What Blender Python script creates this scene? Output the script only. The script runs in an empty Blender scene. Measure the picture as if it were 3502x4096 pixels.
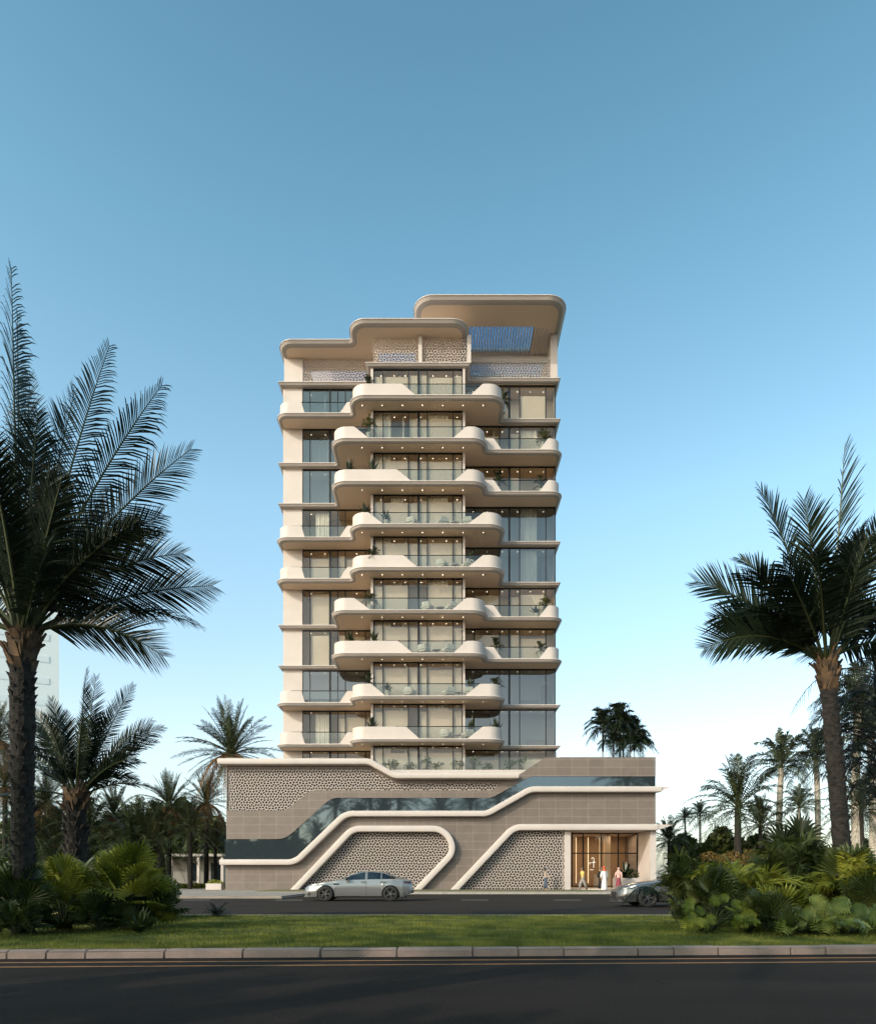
import bpy, bmesh, math, random
from mathutils import Vector, Matrix
from mathutils.geometry import tessellate_polygon
random.seed(7)
R = math.radians
scene = bpy.context.scene
col = scene.collection
# ---------------------------------------------------------------- camera, sky, sun, exposure
F = 2800.0; HX = 1760.0; HY = 3513.0; CAMZ = 1.06     # focal length and horizon in photo pixels
cd = bpy.data.cameras.new('camera'); cam = bpy.data.objects.new('camera', cd); col.objects.link(cam)
cam.location = (0, 0, CAMZ); cam.rotation_euler = (R(90), 0, 0)
cd.sensor_fit = 'HORIZONTAL'; cd.sensor_width = 36; cd.lens = 36*F/3502
cd.shift_x = (1751-HX)/3502; cd.shift_y = (HY-2048)/3502
cd.clip_start = 0.1; cd.clip_end = 6000
scene.camera = cam
SUN_EL = 28.7; SUN_AZ = 226.8
w = bpy.data.worlds.new("World"); scene.world = w; w.use_nodes = True
nt = w.node_tree; bg = nt.nodes['Background']
sky = nt.nodes.new('ShaderNodeTexSky'); sky.sky_type = 'NISHITA'; sky.sun_disc = False
sky.sun_elevation = R(SUN_EL); sky.sun_rotation = R(SUN_AZ)
sky.air_density = 1.0; sky.dust_density = 2.2; sky.ozone_density = 0.7; sky.altitude = 0
wb = nt.nodes.new('ShaderNodeMixRGB'); wb.blend_type = 'MULTIPLY'; wb.inputs[0].default_value = 1; wb.inputs[2].default_value = (1, 1, 1, 1)
# air colour by height above the horizon, over the physical sky: pale low down, deeper overhead
tcs = nt.nodes.new('ShaderNodeTexCoord'); sxyz = nt.nodes.new('ShaderNodeSeparateXYZ'); nt.links.new(tcs.outputs['Generated'], sxyz.inputs[0])
rmp = nt.nodes.new('ShaderNodeValToRGB'); els = rmp.color_ramp.elements
for i, (p, c) in enumerate([(0.0, (1.02, 1.04, 1.10)), (.18, (1.36, 1.29, 1.14)), (.46, (1.26, 1.50, 1.30)), (.66, (.86, 1.26, 1.12)), (.80, (.64, 1.03, .93)), (1.0, (.6, .95, .88))]):
    e = els[i] if i < 2 else els.new(p)
    e.position = p; e.color = (c[0]/2, c[1]/2, c[2]/2, 1)
nt.links.new(sxyz.outputs[2], rmp.inputs[0])
dbl = nt.nodes.new('ShaderNodeVectorMath'); dbl.operation = 'SCALE'; dbl.inputs['Scale'].default_value = 2.12
nt.links.new(rmp.outputs[0], dbl.inputs[0]); nt.links.new(dbl.outputs[0], wb.inputs[2])
nt.links.new(sky.outputs[0], wb.inputs[1]); nt.links.new(wb.outputs[0], bg.inputs[0]); bg.inputs[1].default_value = 0.15
sd = bpy.data.lights.new('sun', 'SUN'); sd.energy = 2.0; sd.angle = R(0.5); sd.color = (1.0, 0.86, 0.75)
so = bpy.data.objects.new('sun', sd); col.objects.link(so)
L = Vector((0.64, 0.6, -0.48)); so.rotation_euler = L.to_track_quat('-Z', 'Y').to_euler(); so.location = (-30, -30, 30)
scene.view_settings.view_transform = 'Standard'; scene.view_settings.look = 'None'
scene.view_settings.exposure = 0.66; scene.view_settings.gamma = 1.0
# ---------------------------------------------------------------- helpers
def P(px, py, D): return Vector(((px-HX)*D/F, D, CAMZ+(HY-py)*D/F))
def XX(px, D): return (px-HX)*D/F
def ZZ(py, D): return CAMZ+(HY-py)*D/F
MATS = {}
def mat(name, c, rough=0.6, metal=0.0, c2=None, scale=3.0, bump=0.0, bscale=40.0, spec=0.5, emit=None, estr=0, detail=4.0, stretch=None):
    if name in MATS: return MATS[name]
    m = bpy.data.materials.new(name); m.use_nodes = True; n = m.node_tree; b = n.nodes['Principled BSDF']
    b.inputs['Base Color'].default_value = (*c, 1); b.inputs['Roughness'].default_value = rough
    b.inputs['Metallic'].default_value = metal; b.inputs['Specular IOR Level'].default_value = spec
    if c2 is not None or bump:
        g = n.nodes.new('ShaderNodeNewGeometry'); src = g.outputs['Position']
        if stretch:
            mp = n.nodes.new('ShaderNodeMapping'); mp.inputs['Scale'].default_value = stretch
            n.links.new(src, mp.inputs[0]); src = mp.outputs[0]
    if c2 is not None:
        t = n.nodes.new('ShaderNodeTexNoise'); t.inputs['Scale'].default_value = scale; t.inputs['Detail'].default_value = detail
        n.links.new(src, t.inputs['Vector'])
        r = n.nodes.new('ShaderNodeValToRGB'); r.color_ramp.elements[0].position = 0.35; r.color_ramp.elements[1].position = 0.65
        r.color_ramp.elements[0].color = (*c, 1); r.color_ramp.elements[1].color = (*c2, 1)
        n.links.new(t.outputs[0], r.inputs[0]); n.links.new(r.outputs[0], b.inputs['Base Color'])
    if bump:
        t = n.nodes.new('ShaderNodeTexNoise'); t.inputs['Scale'].default_value = bscale; t.inputs['Detail'].default_value = 5
        n.links.new(src, t.inputs['Vector'])
        bp = n.nodes.new('ShaderNodeBump'); bp.inputs['Strength'].default_value = bump; bp.inputs['Distance'].default_value = 0.02
        n.links.new(t.outputs[0], bp.inputs['Height']); n.links.new(bp.outputs[0], b.inputs['Normal'])
    if emit: b.inputs['Emission Color'].default_value = (*emit, 1); b.inputs['Emission Strength'].default_value = estr
    MATS[name] = m; return m
def leafmat(name, c, c2, scale=2.0, trans=0.25, rough=0.45):
    if name in MATS: return MATS[name]
    m = bpy.data.materials.new(name); m.use_nodes = True; n = m.node_tree; b = n.nodes['Principled BSDF']; out = n.nodes['Material Output']
    g = n.nodes.new('ShaderNodeNewGeometry'); t = n.nodes.new('ShaderNodeTexNoise'); t.inputs['Scale'].default_value = scale
    n.links.new(g.outputs['Position'], t.inputs['Vector'])
    r = n.nodes.new('ShaderNodeValToRGB'); r.color_ramp.elements[0].position = 0.38; r.color_ramp.elements[1].position = 0.64
    r.color_ramp.elements[0].color = (*c, 1); r.color_ramp.elements[1].color = (*c2, 1)
    n.links.new(t.outputs[0], r.inputs[0]); n.links.new(r.outputs[0], b.inputs['Base Color']); b.inputs['Roughness'].default_value = rough; b.inputs['Specular IOR Level'].default_value = .3
    tr = n.nodes.new('ShaderNodeBsdfTranslucent'); n.links.new(r.outputs[0], tr.inputs[0])
    mx = n.nodes.new('ShaderNodeMixShader'); mx.inputs[0].default_value = trans
    n.links.new(b.outputs[0], mx.inputs[1]); n.links.new(tr.outputs[0], mx.inputs[2]); n.links.new(mx.outputs[0], out.inputs[0])
    MATS[name] = m; return m
def glassmat(name, tint, refl=0.12, gcol=(1, 1, 1)):
    if name in MATS: return MATS[name]
    m = bpy.data.materials.new(name); m.use_nodes = True; n = m.node_tree; n.nodes.remove(n.nodes['Principled BSDF']); out = n.nodes['Material Output']
    a = n.nodes.new('ShaderNodeBsdfTransparent'); a.inputs[0].default_value = (*tint, 1)
    g = n.nodes.new('ShaderNodeBsdfGlossy'); g.inputs['Roughness'].default_value = 0.02; g.inputs[0].default_value = (*gcol, 1)
    lw = n.nodes.new('ShaderNodeLayerWeight'); lw.inputs[0].default_value = 0.2
    mp = n.nodes.new('ShaderNodeMapRange'); mp.inputs[3].default_value = refl; mp.inputs[4].default_value = 0.7
    n.links.new(lw.outputs['Fresnel'], mp.inputs[0])
    mx = n.nodes.new('ShaderNodeMixShader'); n.links.new(mp.outputs[0], mx.inputs[0])
    n.links.new(a.outputs[0], mx.inputs[1]); n.links.new(g.outputs[0], mx.inputs[2]); n.links.new(mx.outputs[0], out.inputs[0])
    MATS[name] = m; return m
class MB:
    def __init__(s): s.v = []; s.f = []
    def add(s, vs, fs):
        o = len(s.v); s.v += [tuple(v) for v in vs]; s.f += [tuple(i+o for i in f) for f in fs]; return s
    def box(s, x0, x1, y0, y1, z0, z1):
        return s.add([(x0,y0,z0),(x1,y0,z0),(x1,y1,z0),(x0,y1,z0),(x0,y0,z1),(x1,y0,z1),(x1,y1,z1),(x0,y1,z1)],
                     [(0,3,2,1),(4,5,6,7),(0,1,5,4),(1,2,6,5),(2,3,7,6),(3,0,4,7)])
    def tube(s, pts, rad, n=6, cap=True):
        pts = [Vector(p) for p in pts]; k = len(pts)
        if not hasattr(rad, '__len__'): rad = [rad]*k
        o = len(s.v); ref = None
        for i, p in enumerate(pts):
            t = (pts[min(i+1, k-1)]-pts[max(i-1, 0)]).normalized()
            if ref is None:
                ref = Vector((0, 0, 1)) if abs(t.z) < 0.9 else Vector((1, 0, 0))
            a = (ref-t*ref.dot(t)).normalized(); b = t.cross(a); ref = a
            for j in range(n):
                q = 2*math.pi*j/n; s.v.append(tuple(p+(a*math.cos(q)+b*math.sin(q))*rad[i]))
        for i in range(k-1):
            for j in range(n):
                s.f.append((o+i*n+j, o+i*n+(j+1) % n, o+(i+1)*n+(j+1) % n, o+(i+1)*n+j))
        if cap: s.f.append(tuple(o+j for j in reversed(range(n)))); s.f.append(tuple(o+(k-1)*n+j for j in range(n)))
        return s
    def lathe(s, prof, c, n=24, axis='z'):
        o = len(s.v); k = len(prof); c = Vector(c)
        for r, h in prof:
            for j in range(n):
                q = 2*math.pi*j/n
                d = Vector((r*math.cos(q), r*math.sin(q), h)) if axis == 'z' else Vector((r*math.cos(q), h, r*math.sin(q)))
                s.v.append(tuple(c+d))
        for i in range(k-1):
            for j in range(n): s.f.append((o+i*n+j, o+i*n+(j+1) % n, o+(i+1)*n+(j+1) % n, o+(i+1)*n+j))
        return s
    def build(s, name, m, parent=None, smooth=False, bevel=0):
        me = bpy.data.meshes.new(name); me.from_pydata(s.v, [], s.f); me.update()
        if m: me.materials.append(m)
        if smooth: me.polygons.foreach_set('use_smooth', [True]*len(me.polygons))
        o = bpy.data.objects.new(name, me); col.objects.link(o)
        if parent: o.parent = parent; o.matrix_parent_inverse = Matrix.Identity(4)
        if bevel:
            b = o.modifiers.new('bevel', 'BEVEL'); b.width = bevel; b.segments = 2; b.limit_method = 'ANGLE'
        return o
def tag(o, label=None, cat=None, group=None, kind=None):
    if label: o['label'] = label
    if cat: o['category'] = cat
    if group: o['group'] = group
    if kind: o['kind'] = kind
    return o
def empty(name, loc=(0, 0, 0), label=None, cat=None, group=None, rz=0):
    o = bpy.data.objects.new(name, None); col.objects.link(o); o.location = loc; o.rotation_euler.z = rz; o.empty_display_size = 0.2
    return tag(o, label, cat, group)
def copy_tree(o, parent=None):
    c = o.copy(); col.objects.link(c); c.parent = parent
    for ch in [x for x in KIDS.get(o.name, [])] if False else list(o.children): copy_tree(ch, c)
    return c
def place(proto, used, loc, label, group=None, rz=0, sc=1.0):
    o = proto if not used.get(proto.name) else copy_tree(proto)
    used[proto.name] = True
    o.location = loc; o.rotation_euler.z = rz; o.scale = (sc, sc, sc) if not hasattr(sc, '__len__') else sc
    o['label'] = label
    if group: o['group'] = group
    return o
USED = {}
def roundpath(pts, closed=True, seg=8):
    out = []; n = len(pts)
    for i, p in enumerate(pts):
        r = p[2] if len(p) > 2 else 0
        if (not closed and i in (0, n-1)) or r <= 0: out.append((p[0], p[1])); continue
        a = Vector(pts[i-1][:2]); b = Vector(p[:2]); c = Vector(pts[(i+1) % n][:2])
        u = (a-b).normalized(); v = (c-b).normalized(); ang = math.acos(max(-1, min(1, u.dot(v))))
        if ang > 3.1: out.append(tuple(b)); continue
        d = r/math.tan(ang/2); s0 = b+u*d; s1 = b+v*d; ce = b+(u+v).normalized()*(r/math.sin(ang/2))
        a0 = math.atan2(*(s0-ce).yx); a1 = math.atan2(*(s1-ce).yx); da = a1-a0
        while da > math.pi: da -= 2*math.pi
        while da < -math.pi: da += 2*math.pi
        k = (p[3] if len(p) > 3 else (seg if r > .3 else 4))
        for j in range(k+1):
            q = a0+da*j/k; out.append((ce.x+r*math.cos(q), ce.y+r*math.sin(q)))
    return out
def offset(pts, d, closed=True):
    """positive d moves to the left of travel"""
    n = len(pts); out = []
    for i in range(n):
        p = Vector(pts[i])
        a = Vector(pts[i-1]) if (closed or i > 0) else None; b = Vector(pts[(i+1) % n]) if (closed or i < n-1) else None
        t0 = (p-a).normalized() if a is not None else (b-p).normalized(); t1 = (b-p).normalized() if b is not None else t0
        n0 = Vector((-t0.y, t0.x)); n1 = Vector((-t1.y, t1.x)); m = (n0+n1)
        m = m.normalized() if m.length > 1e-6 else n0
        k = max(0.35, m.dot(n0)); q = p+m*(d/k); out.append((q.x, q.y))
    return out
def area(p): return sum(p[i-1][0]*p[i][1]-p[i][0]*p[i-1][1] for i in range(len(p)))/2
def cap(mb, loops, fn, flip=False):
    """tessellated flat cap with holes; fn maps (u,v)->3D"""
    if len(loops) > 1:
        bm = bmesh.new()
        for l in loops:
            vs = [bm.verts.new((a, b, 0)) for a, b in l]
            for i in range(len(vs)): bm.edges.new((vs[i-1], vs[i]))
        bmesh.ops.triangle_fill(bm, use_beauty=False, edges=bm.edges[:], normal=(0, 0, 1))
        bm.verts.index_update()
        mb.add([fn(v.co.x, v.co.y) for v in bm.verts], [tuple(v.index for v in (reversed(f.verts[:]) if flip else f.verts)) for f in bm.faces]); bm.free(); return
    tri = tessellate_polygon([[Vector((a, b, 0)) for a, b in l] for l in loops])
    flat = [fn(a, b) for l in loops for a, b in l]
    mb.add(flat, [tuple(reversed(t)) if flip else tuple(t) for t in tri])
def plate(name, loops, y0, y1, m, parent, front_only=False):
    """vertical plate in XZ with holes: loops[0] outline, others holes"""
    mb = MB(); cap(mb, loops, lambda a, b: (a, y0, b)); 
    if not front_only: cap(mb, loops, lambda a, b: (a, y1, b))
    for l in loops:
        n = len(l)
        for i in range(n):
            a, b = l[i], l[(i+1) % n]
            mb.add([(a[0], y0, a[1]), (b[0], y0, b[1]), (b[0], y1, b[1]), (a[0], y1, a[1])], [(0, 1, 2, 3)])
    return mb.build(name, m, parent)
def slab(name, outline, ztop, m, parent, t=0.3, lip=0.4, holes=(), soffit=None, top=True):
    """outline ccw as (x,y) lying flat; rings give the lip and the cove. returns the slab; soffit is its own part"""
    if area(outline) < 0: outline = list(reversed(outline))
    def ring_at(o_):
        sp = offset([p[:2] for p in outline], o_); out = []; n = len(outline)
        for i, p in enumerate(outline):
            r = p[2] if len(p) > 2 else 0
            if r <= 0: out.append(sp[i]); continue
            u = Vector(p[:2])-Vector(outline[i-1][:2]); v = Vector(outline[(i+1) % n][:2])-Vector(p[:2])
            out.append((sp[i][0], sp[i][1], max(.015, r-o_ if u.cross(v) > 0 else r+o_), 10 if r > .3 else 4))
        return roundpath(out)
    rings = [(0.05, 0.0), (0.0, -0.03), (0.0, -0.085), (0.035, -0.095), (0.06, -0.12), (lip*0.36, -t*0.76), (lip*0.72, -t*0.96), (lip, -t)]
    mb = MB(); prev = None
    for o_, dz in rings:
        ring = ring_at(o_); i0 = len(mb.v); mb.v += [(a, b, ztop+dz) for a, b in ring]; n = len(ring)
        if prev is not None: mb.f += [(prev+j, prev+(j+1) % n, i0+(j+1) % n, i0+j) for j in range(n)]
        prev = i0
    cap(mb, [ring_at(0.05)]+[list(h) for h in holes], lambda a, b: (a, b, ztop))
    for h in holes:
        for i in range(len(h)):
            a, b = h[i], h[(i+1) % len(h)]
            mb.add([(a[0], a[1], ztop), (b[0], b[1], ztop), (b[0], b[1], ztop-t), (a[0], a[1], ztop-t)], [(0, 1, 2, 3)])
    o = mb.build(name, m, parent)
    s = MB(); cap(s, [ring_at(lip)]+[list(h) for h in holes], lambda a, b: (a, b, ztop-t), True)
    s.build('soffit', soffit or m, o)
    return o
def bez(p0, p1, p2, n): return [p0*(1-t)**2+p1*2*t*(1-t)+p2*t*t for t in [i/n for i in range(n+1)]]
# ---------------------------------------------------------------- materials
M_white = mat('white_render', (0.49, 0.43, 0.405), 0.6, c2=(0.45, 0.395, 0.37), scale=0.6, bump=0.05, bscale=60)
M_soff = mat('soffit_bounce_tan', (0.86, 0.65, 0.47), 0.6)  # tan soffit; its colour is raised to stand in for bounce light
M_dark = mat('dark_metal', (0.018, 0.018, 0.02), 0.35, metal=0.6)
M_rail = mat('rail_metal', (0.03, 0.03, 0.03), 0.4, metal=0.5)
M_room = mat('room_wall', (0.62, 0.55, 0.47), 0.8, c2=(0.55, 0.48, 0.40), scale=0.5)
M_roomg = mat('room_wall_grey', (0.40, 0.39, 0.38), 0.8)
M_roomw = mat('room_wall_warm', (0.66, 0.50, 0.32), 0.8)
M_curt = mat('curtain', (0.72, 0.64, 0.55), 0.85)
M_floorw = mat('room_floor', (0.32, 0.25, 0.19), 0.4)
M_glass = glassmat('window_glass', (0.88, 0.90, 0.88), 0.04)
M_blind = leafmat('blind', (0.84, 0.70, 0.57), (0.80, 0.66, 0.53), .5, .35, .8)
M_glassg = glassmat('grey_window_glass', (0.50, 0.56, 0.58), 0.11)
M_railg = glassmat('rail_glass', (0.72, 0.76, 0.74), 0.04)
M_lamp = mat('lamp', (1, 1, 1), emit=(1.0, 0.9, 0.72), estr=3.2)
M_warm = mat('led_strip', (1, 1, 1), emit=(1.0, 0.72, 0.36), estr=.8)
M_ribbon = mat('ribbon_glass', (0.105, 0.14, 0.165), 0.03, metal=.8)
M_latt = mat('lattice', (0.50, 0.435, 0.405), 0.6)
M_void = mat('void_shade', (0.028, 0.022, 0.02), 0.9)
def tile_material():
    m = bpy.data.materials.new('stone_tile'); m.use_nodes = True; n = m.node_tree; b = n.nodes['Principled BSDF']
    g = n.nodes.new('ShaderNodeNewGeometry'); sp = n.nodes.new('ShaderNodeSeparateXYZ'); n.links.new(g.outputs['Position'], sp.inputs[0])
    ax = n.nodes.new('ShaderNodeMath'); ax.inputs[1].default_value = -15.50+1.29*40; n.links.new(sp.outputs[0], ax.inputs[0])
    az = n.nodes.new('ShaderNodeMath'); az.inputs[1].default_value = -5.24+0.645*20; n.links.new(sp.outputs[2], az.inputs[0])
    cb = n.nodes.new('ShaderNodeCombineXYZ'); n.links.new(ax.outputs[0], cb.inputs[0]); n.links.new(az.outputs[0], cb.inputs[1])
    br = n.nodes.new('ShaderNodeTexBrick'); br.offset = 0; br.squash = 1; br.inputs['Scale'].default_value = 1
    br.inputs['Brick Width'].default_value = 1.29; br.inputs['Row Height'].default_value = 0.645; br.inputs['Mortar Size'].default_value = 0.011
    br.inputs['Color1'].default_value = (0.152, 0.120, 0.104, 1); br.inputs['Color2'].default_value = (0.130, 0.102, 0.088, 1); br.inputs['Mortar'].default_value = (0.25, 0.21, 0.185, 1)
    n.links.new(cb.outputs[0], br.inputs['Vector'])
    t = n.nodes.new('ShaderNodeTexNoise'); t.inputs['Scale'].default_value = 2.5; t.inputs['Detail'].default_value = 8; n.links.new(g.outputs['Position'], t.inputs['Vector'])
    mr = n.nodes.new('ShaderNodeMapRange'); mr.inputs[3].default_value = 0.82; mr.inputs[4].default_value = 1.16; n.links.new(t.outputs[0], mr.inputs[0])
    mx = n.nodes.new('ShaderNodeMixRGB'); mx.blend_type = 'MULTIPLY'; mx.inputs[0].default_value = 1
    n.links.new(br.outputs[0], mx.inputs[1]); n.links.new(mr.outputs[0], mx.inputs[2]); n.links.new(mx.outputs[0], b.inputs['Base Color'])
    b.inputs['Roughness'].default_value = 0.55
    return m
M_tile = tile_material()
# ================================================================ THE TOWER
tower = empty('apartment_building', (0, 55, 0), 'white and brown apartment tower with curved balconies above a tiled podium', 'building')
def TB(mb, name, m, parent=None, **k):
    o = mb.build(name, m, parent or tower, **k); return o
TI = Matrix.Translation((0, -55, 0))
def under(o):      # top-level parts are built in world coordinates
    o.matrix_parent_inverse = TI; return o
DF, DC, DL, DR = 55.6, 57.2, 59.5, 59.1
FH = 3.42; Z1 = 39.53
ZK = [Z1-FH*k for k in range(10)]          # nine balconies, then the terrace floor
XLt, XRt = -13.65, 10.05
BACK = 76.0
TYPES = 'RLLRRLLRR'
DIAG = [(755, 835, 1140, 1215), (480, 568, 1040, 1120), (725, 810, 1045, 1125), (560, 650, 1125, 1220), (760, 845, 1130, 1215),
        (480, 575, 1035, 1120), (730, 815, 1045, 1120), (575, 660, 1110, 1200), (775, 855, 1125, 1215)]
zx = lambda z: 1080+0.6998*z
def outR(): return ([(XLt, BACK), (XLt, 57.75, 0.95), (-7.33, 57.75, 0.2), (-7.33, 55.6, 1.25), (5.22, 55.6, 1.25), (5.22, 58.5, 0.12), (XRt, 58.5, 0.05), (XRt, BACK)])
def outL(): return ([(XLt, BACK), (XLt, 58.95, 0.05), (-8.82, 58.95, 0.12), (-8.82, 55.6, 1.25), (3.81, 55.6, 1.25), (3.81, 57.1, 0.2), (XRt, 57.1, 0.95), (XRt, BACK)])
lamp_me = MB().lathe([(0.0, 0), (0.055, 0)], (0, 0, 0), 8); lamp_obj = None
def downlight(x, y, z, parent, r=0.05):
    global lamp_obj
    if lamp_obj is None:
        mb = MB(); mb.add([(0.020*math.cos(q), 0.020*math.sin(q), 0) for q in [i*math.pi/4 for i in range(8)]], [tuple(range(8))])
        mb.add([(0.032*math.cos(q), 0.032*math.sin(q), 0.01) for q in [i*math.pi/4 for i in range(8)]], [tuple(range(8))])
        lamp_obj = mb.build('downlight', M_lamp, parent)
        o = lamp_obj
    else:
        o = lamp_obj.copy(); col.objects.link(o); o.parent = parent
    o.location = (x, y, z); o.name = 'downlight'; return o
def rail_path(pts, closed=False): return roundpath(pts, False, 10)
def densify(path, step=0.12):
    out = [path[0]]
    for a, b in zip(path, path[1:]):
        d = math.hypot(b[0]-a[0], b[1]-a[1]); k = max(1, int(d/step))
        out += [(a[0]+(b[0]-a[0])*i/k, a[1]+(b[1]-a[1])*i/k) for i in range(1, k+1)]
    return out
def parapet(path, ylim, z, hgt, xa, xb, xc, xd, parent):
    """solid upstand along path; on the front run (y<ylim) it slopes from full height at xa to nothing at xb and back up from xc to xd"""
    path = densify(path); th = 0.14
    inn = offset(path, 0, False); bk = offset(path, th, False)
    def h(p):
        if p[1] > ylim: return hgt if (p[0] < (xa+xb)/2 or p[0] > (xc+xd)/2) else 0
        x = p[0]
        if x <= xa or x >= xd: return hgt
        if x < xb: return hgt*(xb-x)/(xb-xa)
        if x > xc: return hgt*(x-xc)/(xd-xc)
        return 0
    two = (MB(), MB())
    for i in range(len(path)-1):
        h0, h1 = h(path[i]), h(path[i+1])
        if h0 < 1e-3 and h1 < 1e-3: continue
        mb = two[0 if (path[i][0]+path[i+1][0])/2 < (xb+xc)/2 else 1]
        a, b, c, d = inn[i], inn[i+1], bk[i+1], bk[i]
        mb.add([(a[0], a[1], z), (b[0], b[1], z), (b[0], b[1], z+h1), (a[0], a[1], z+h0), (d[0], d[1], z), (c[0], c[1], z), (c[0], c[1], z+h1), (d[0], d[1], z+h0)],
               [(0, 1, 2, 3), (5, 4, 7, 6), (3, 2, 6, 7)])
    for mb in two:
        if mb.v: o = mb.build('parapet', M_white, parent)
    # glass between the two solid ends
    gp = [p for p in offset(path, th*0.5, False) if xa-0.05 <= p[0] <= xd+0.05]
    gp = [p for p in gp if p[1] <= ylim+0.2]
    g = MB()
    for a, b in zip(gp, gp[1:]):
        g.add([(a[0], a[1], z+0.02), (b[0], b[1], z+0.02), (b[0], b[1], z+hgt-0.03), (a[0], a[1], z+hgt-0.03)], [(0, 1, 2, 3)])
    if gp: g.build('rail_glass', M_railg, parent)
    r = MB(); rp = [p for p in offset(path, th*0.5, False)]
    lo, hi = xa-0.9, xd+0.9
    rp = [p for p in rp if lo <= p[0] <= hi]
    if len(rp) > 2: r.tube([(p[0], p[1], z+hgt+0.015) for p in rp], 0.036, 4); r.build('handrail', M_rail, parent)
    return o
def window(name_parent, y, xs, z0, z1, glass, thick=(), trans=None):
    """frame with mullions at xs; pane is a sub-part"""
    mb = MB(); e = 0.035
    mb.box(xs[0]-e, xs[-1]+e, y-0.05, y+0.06, z1-0.1, z1); mb.box(xs[0]-e, xs[-1]+e, y-0.05, y+0.06, z0, z0+0.06)
    for i, x in enumerate(xs):
        k = 0.085 if i in thick else e
        mb.box(x-k, x+k, y-0.06, y+0.07, z0+0.06, z1-0.1)
    f = under(mb.build('window', M_dark, tower))
    g = MB(); g.add([(xs[0], y, z0), (xs[-1], y, z0), (xs[-1], y, z1), (xs[0], y, z1)], [(0, 1, 2, 3)])
    g.build('pane', glass, f)
    return f
def curtain(x0, x1, y, z0, z1, m=None):
    mb = MB(); n = int((x1-x0)/0.05)+2; vs = []
    for i in range(n):
        x = x0+(x1-x0)*i/(n-1); d = 0.045*math.sin(i*1.55)+0.02*math.sin(i*0.7)
        vs += [(x, y+d, z0), (x, y+d, z1)]
    mb.add(vs, [(2*i, 2*i+2, 2*i+3, 2*i+1) for i in range(n-1)])
    return under(mb.build('curtain', m or M_curt, tower, smooth=True))
CX = [XX(zx(a), DC) for a in (592, 645, 790, 848, 898, 1045, 1098)]
LX = [XX(zx(a), DL) for a in (187, 228, 343, 387, 430, 545, 600)]
RX = [XX(zx(a), DR) for a in (1108, 1165, 1310, 1366, 1425, 1575, 1628)]
rng = random.Random(3)
cz = [1, 2, 3, 4, 5, 6, 7, 8, 9, 0]
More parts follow.
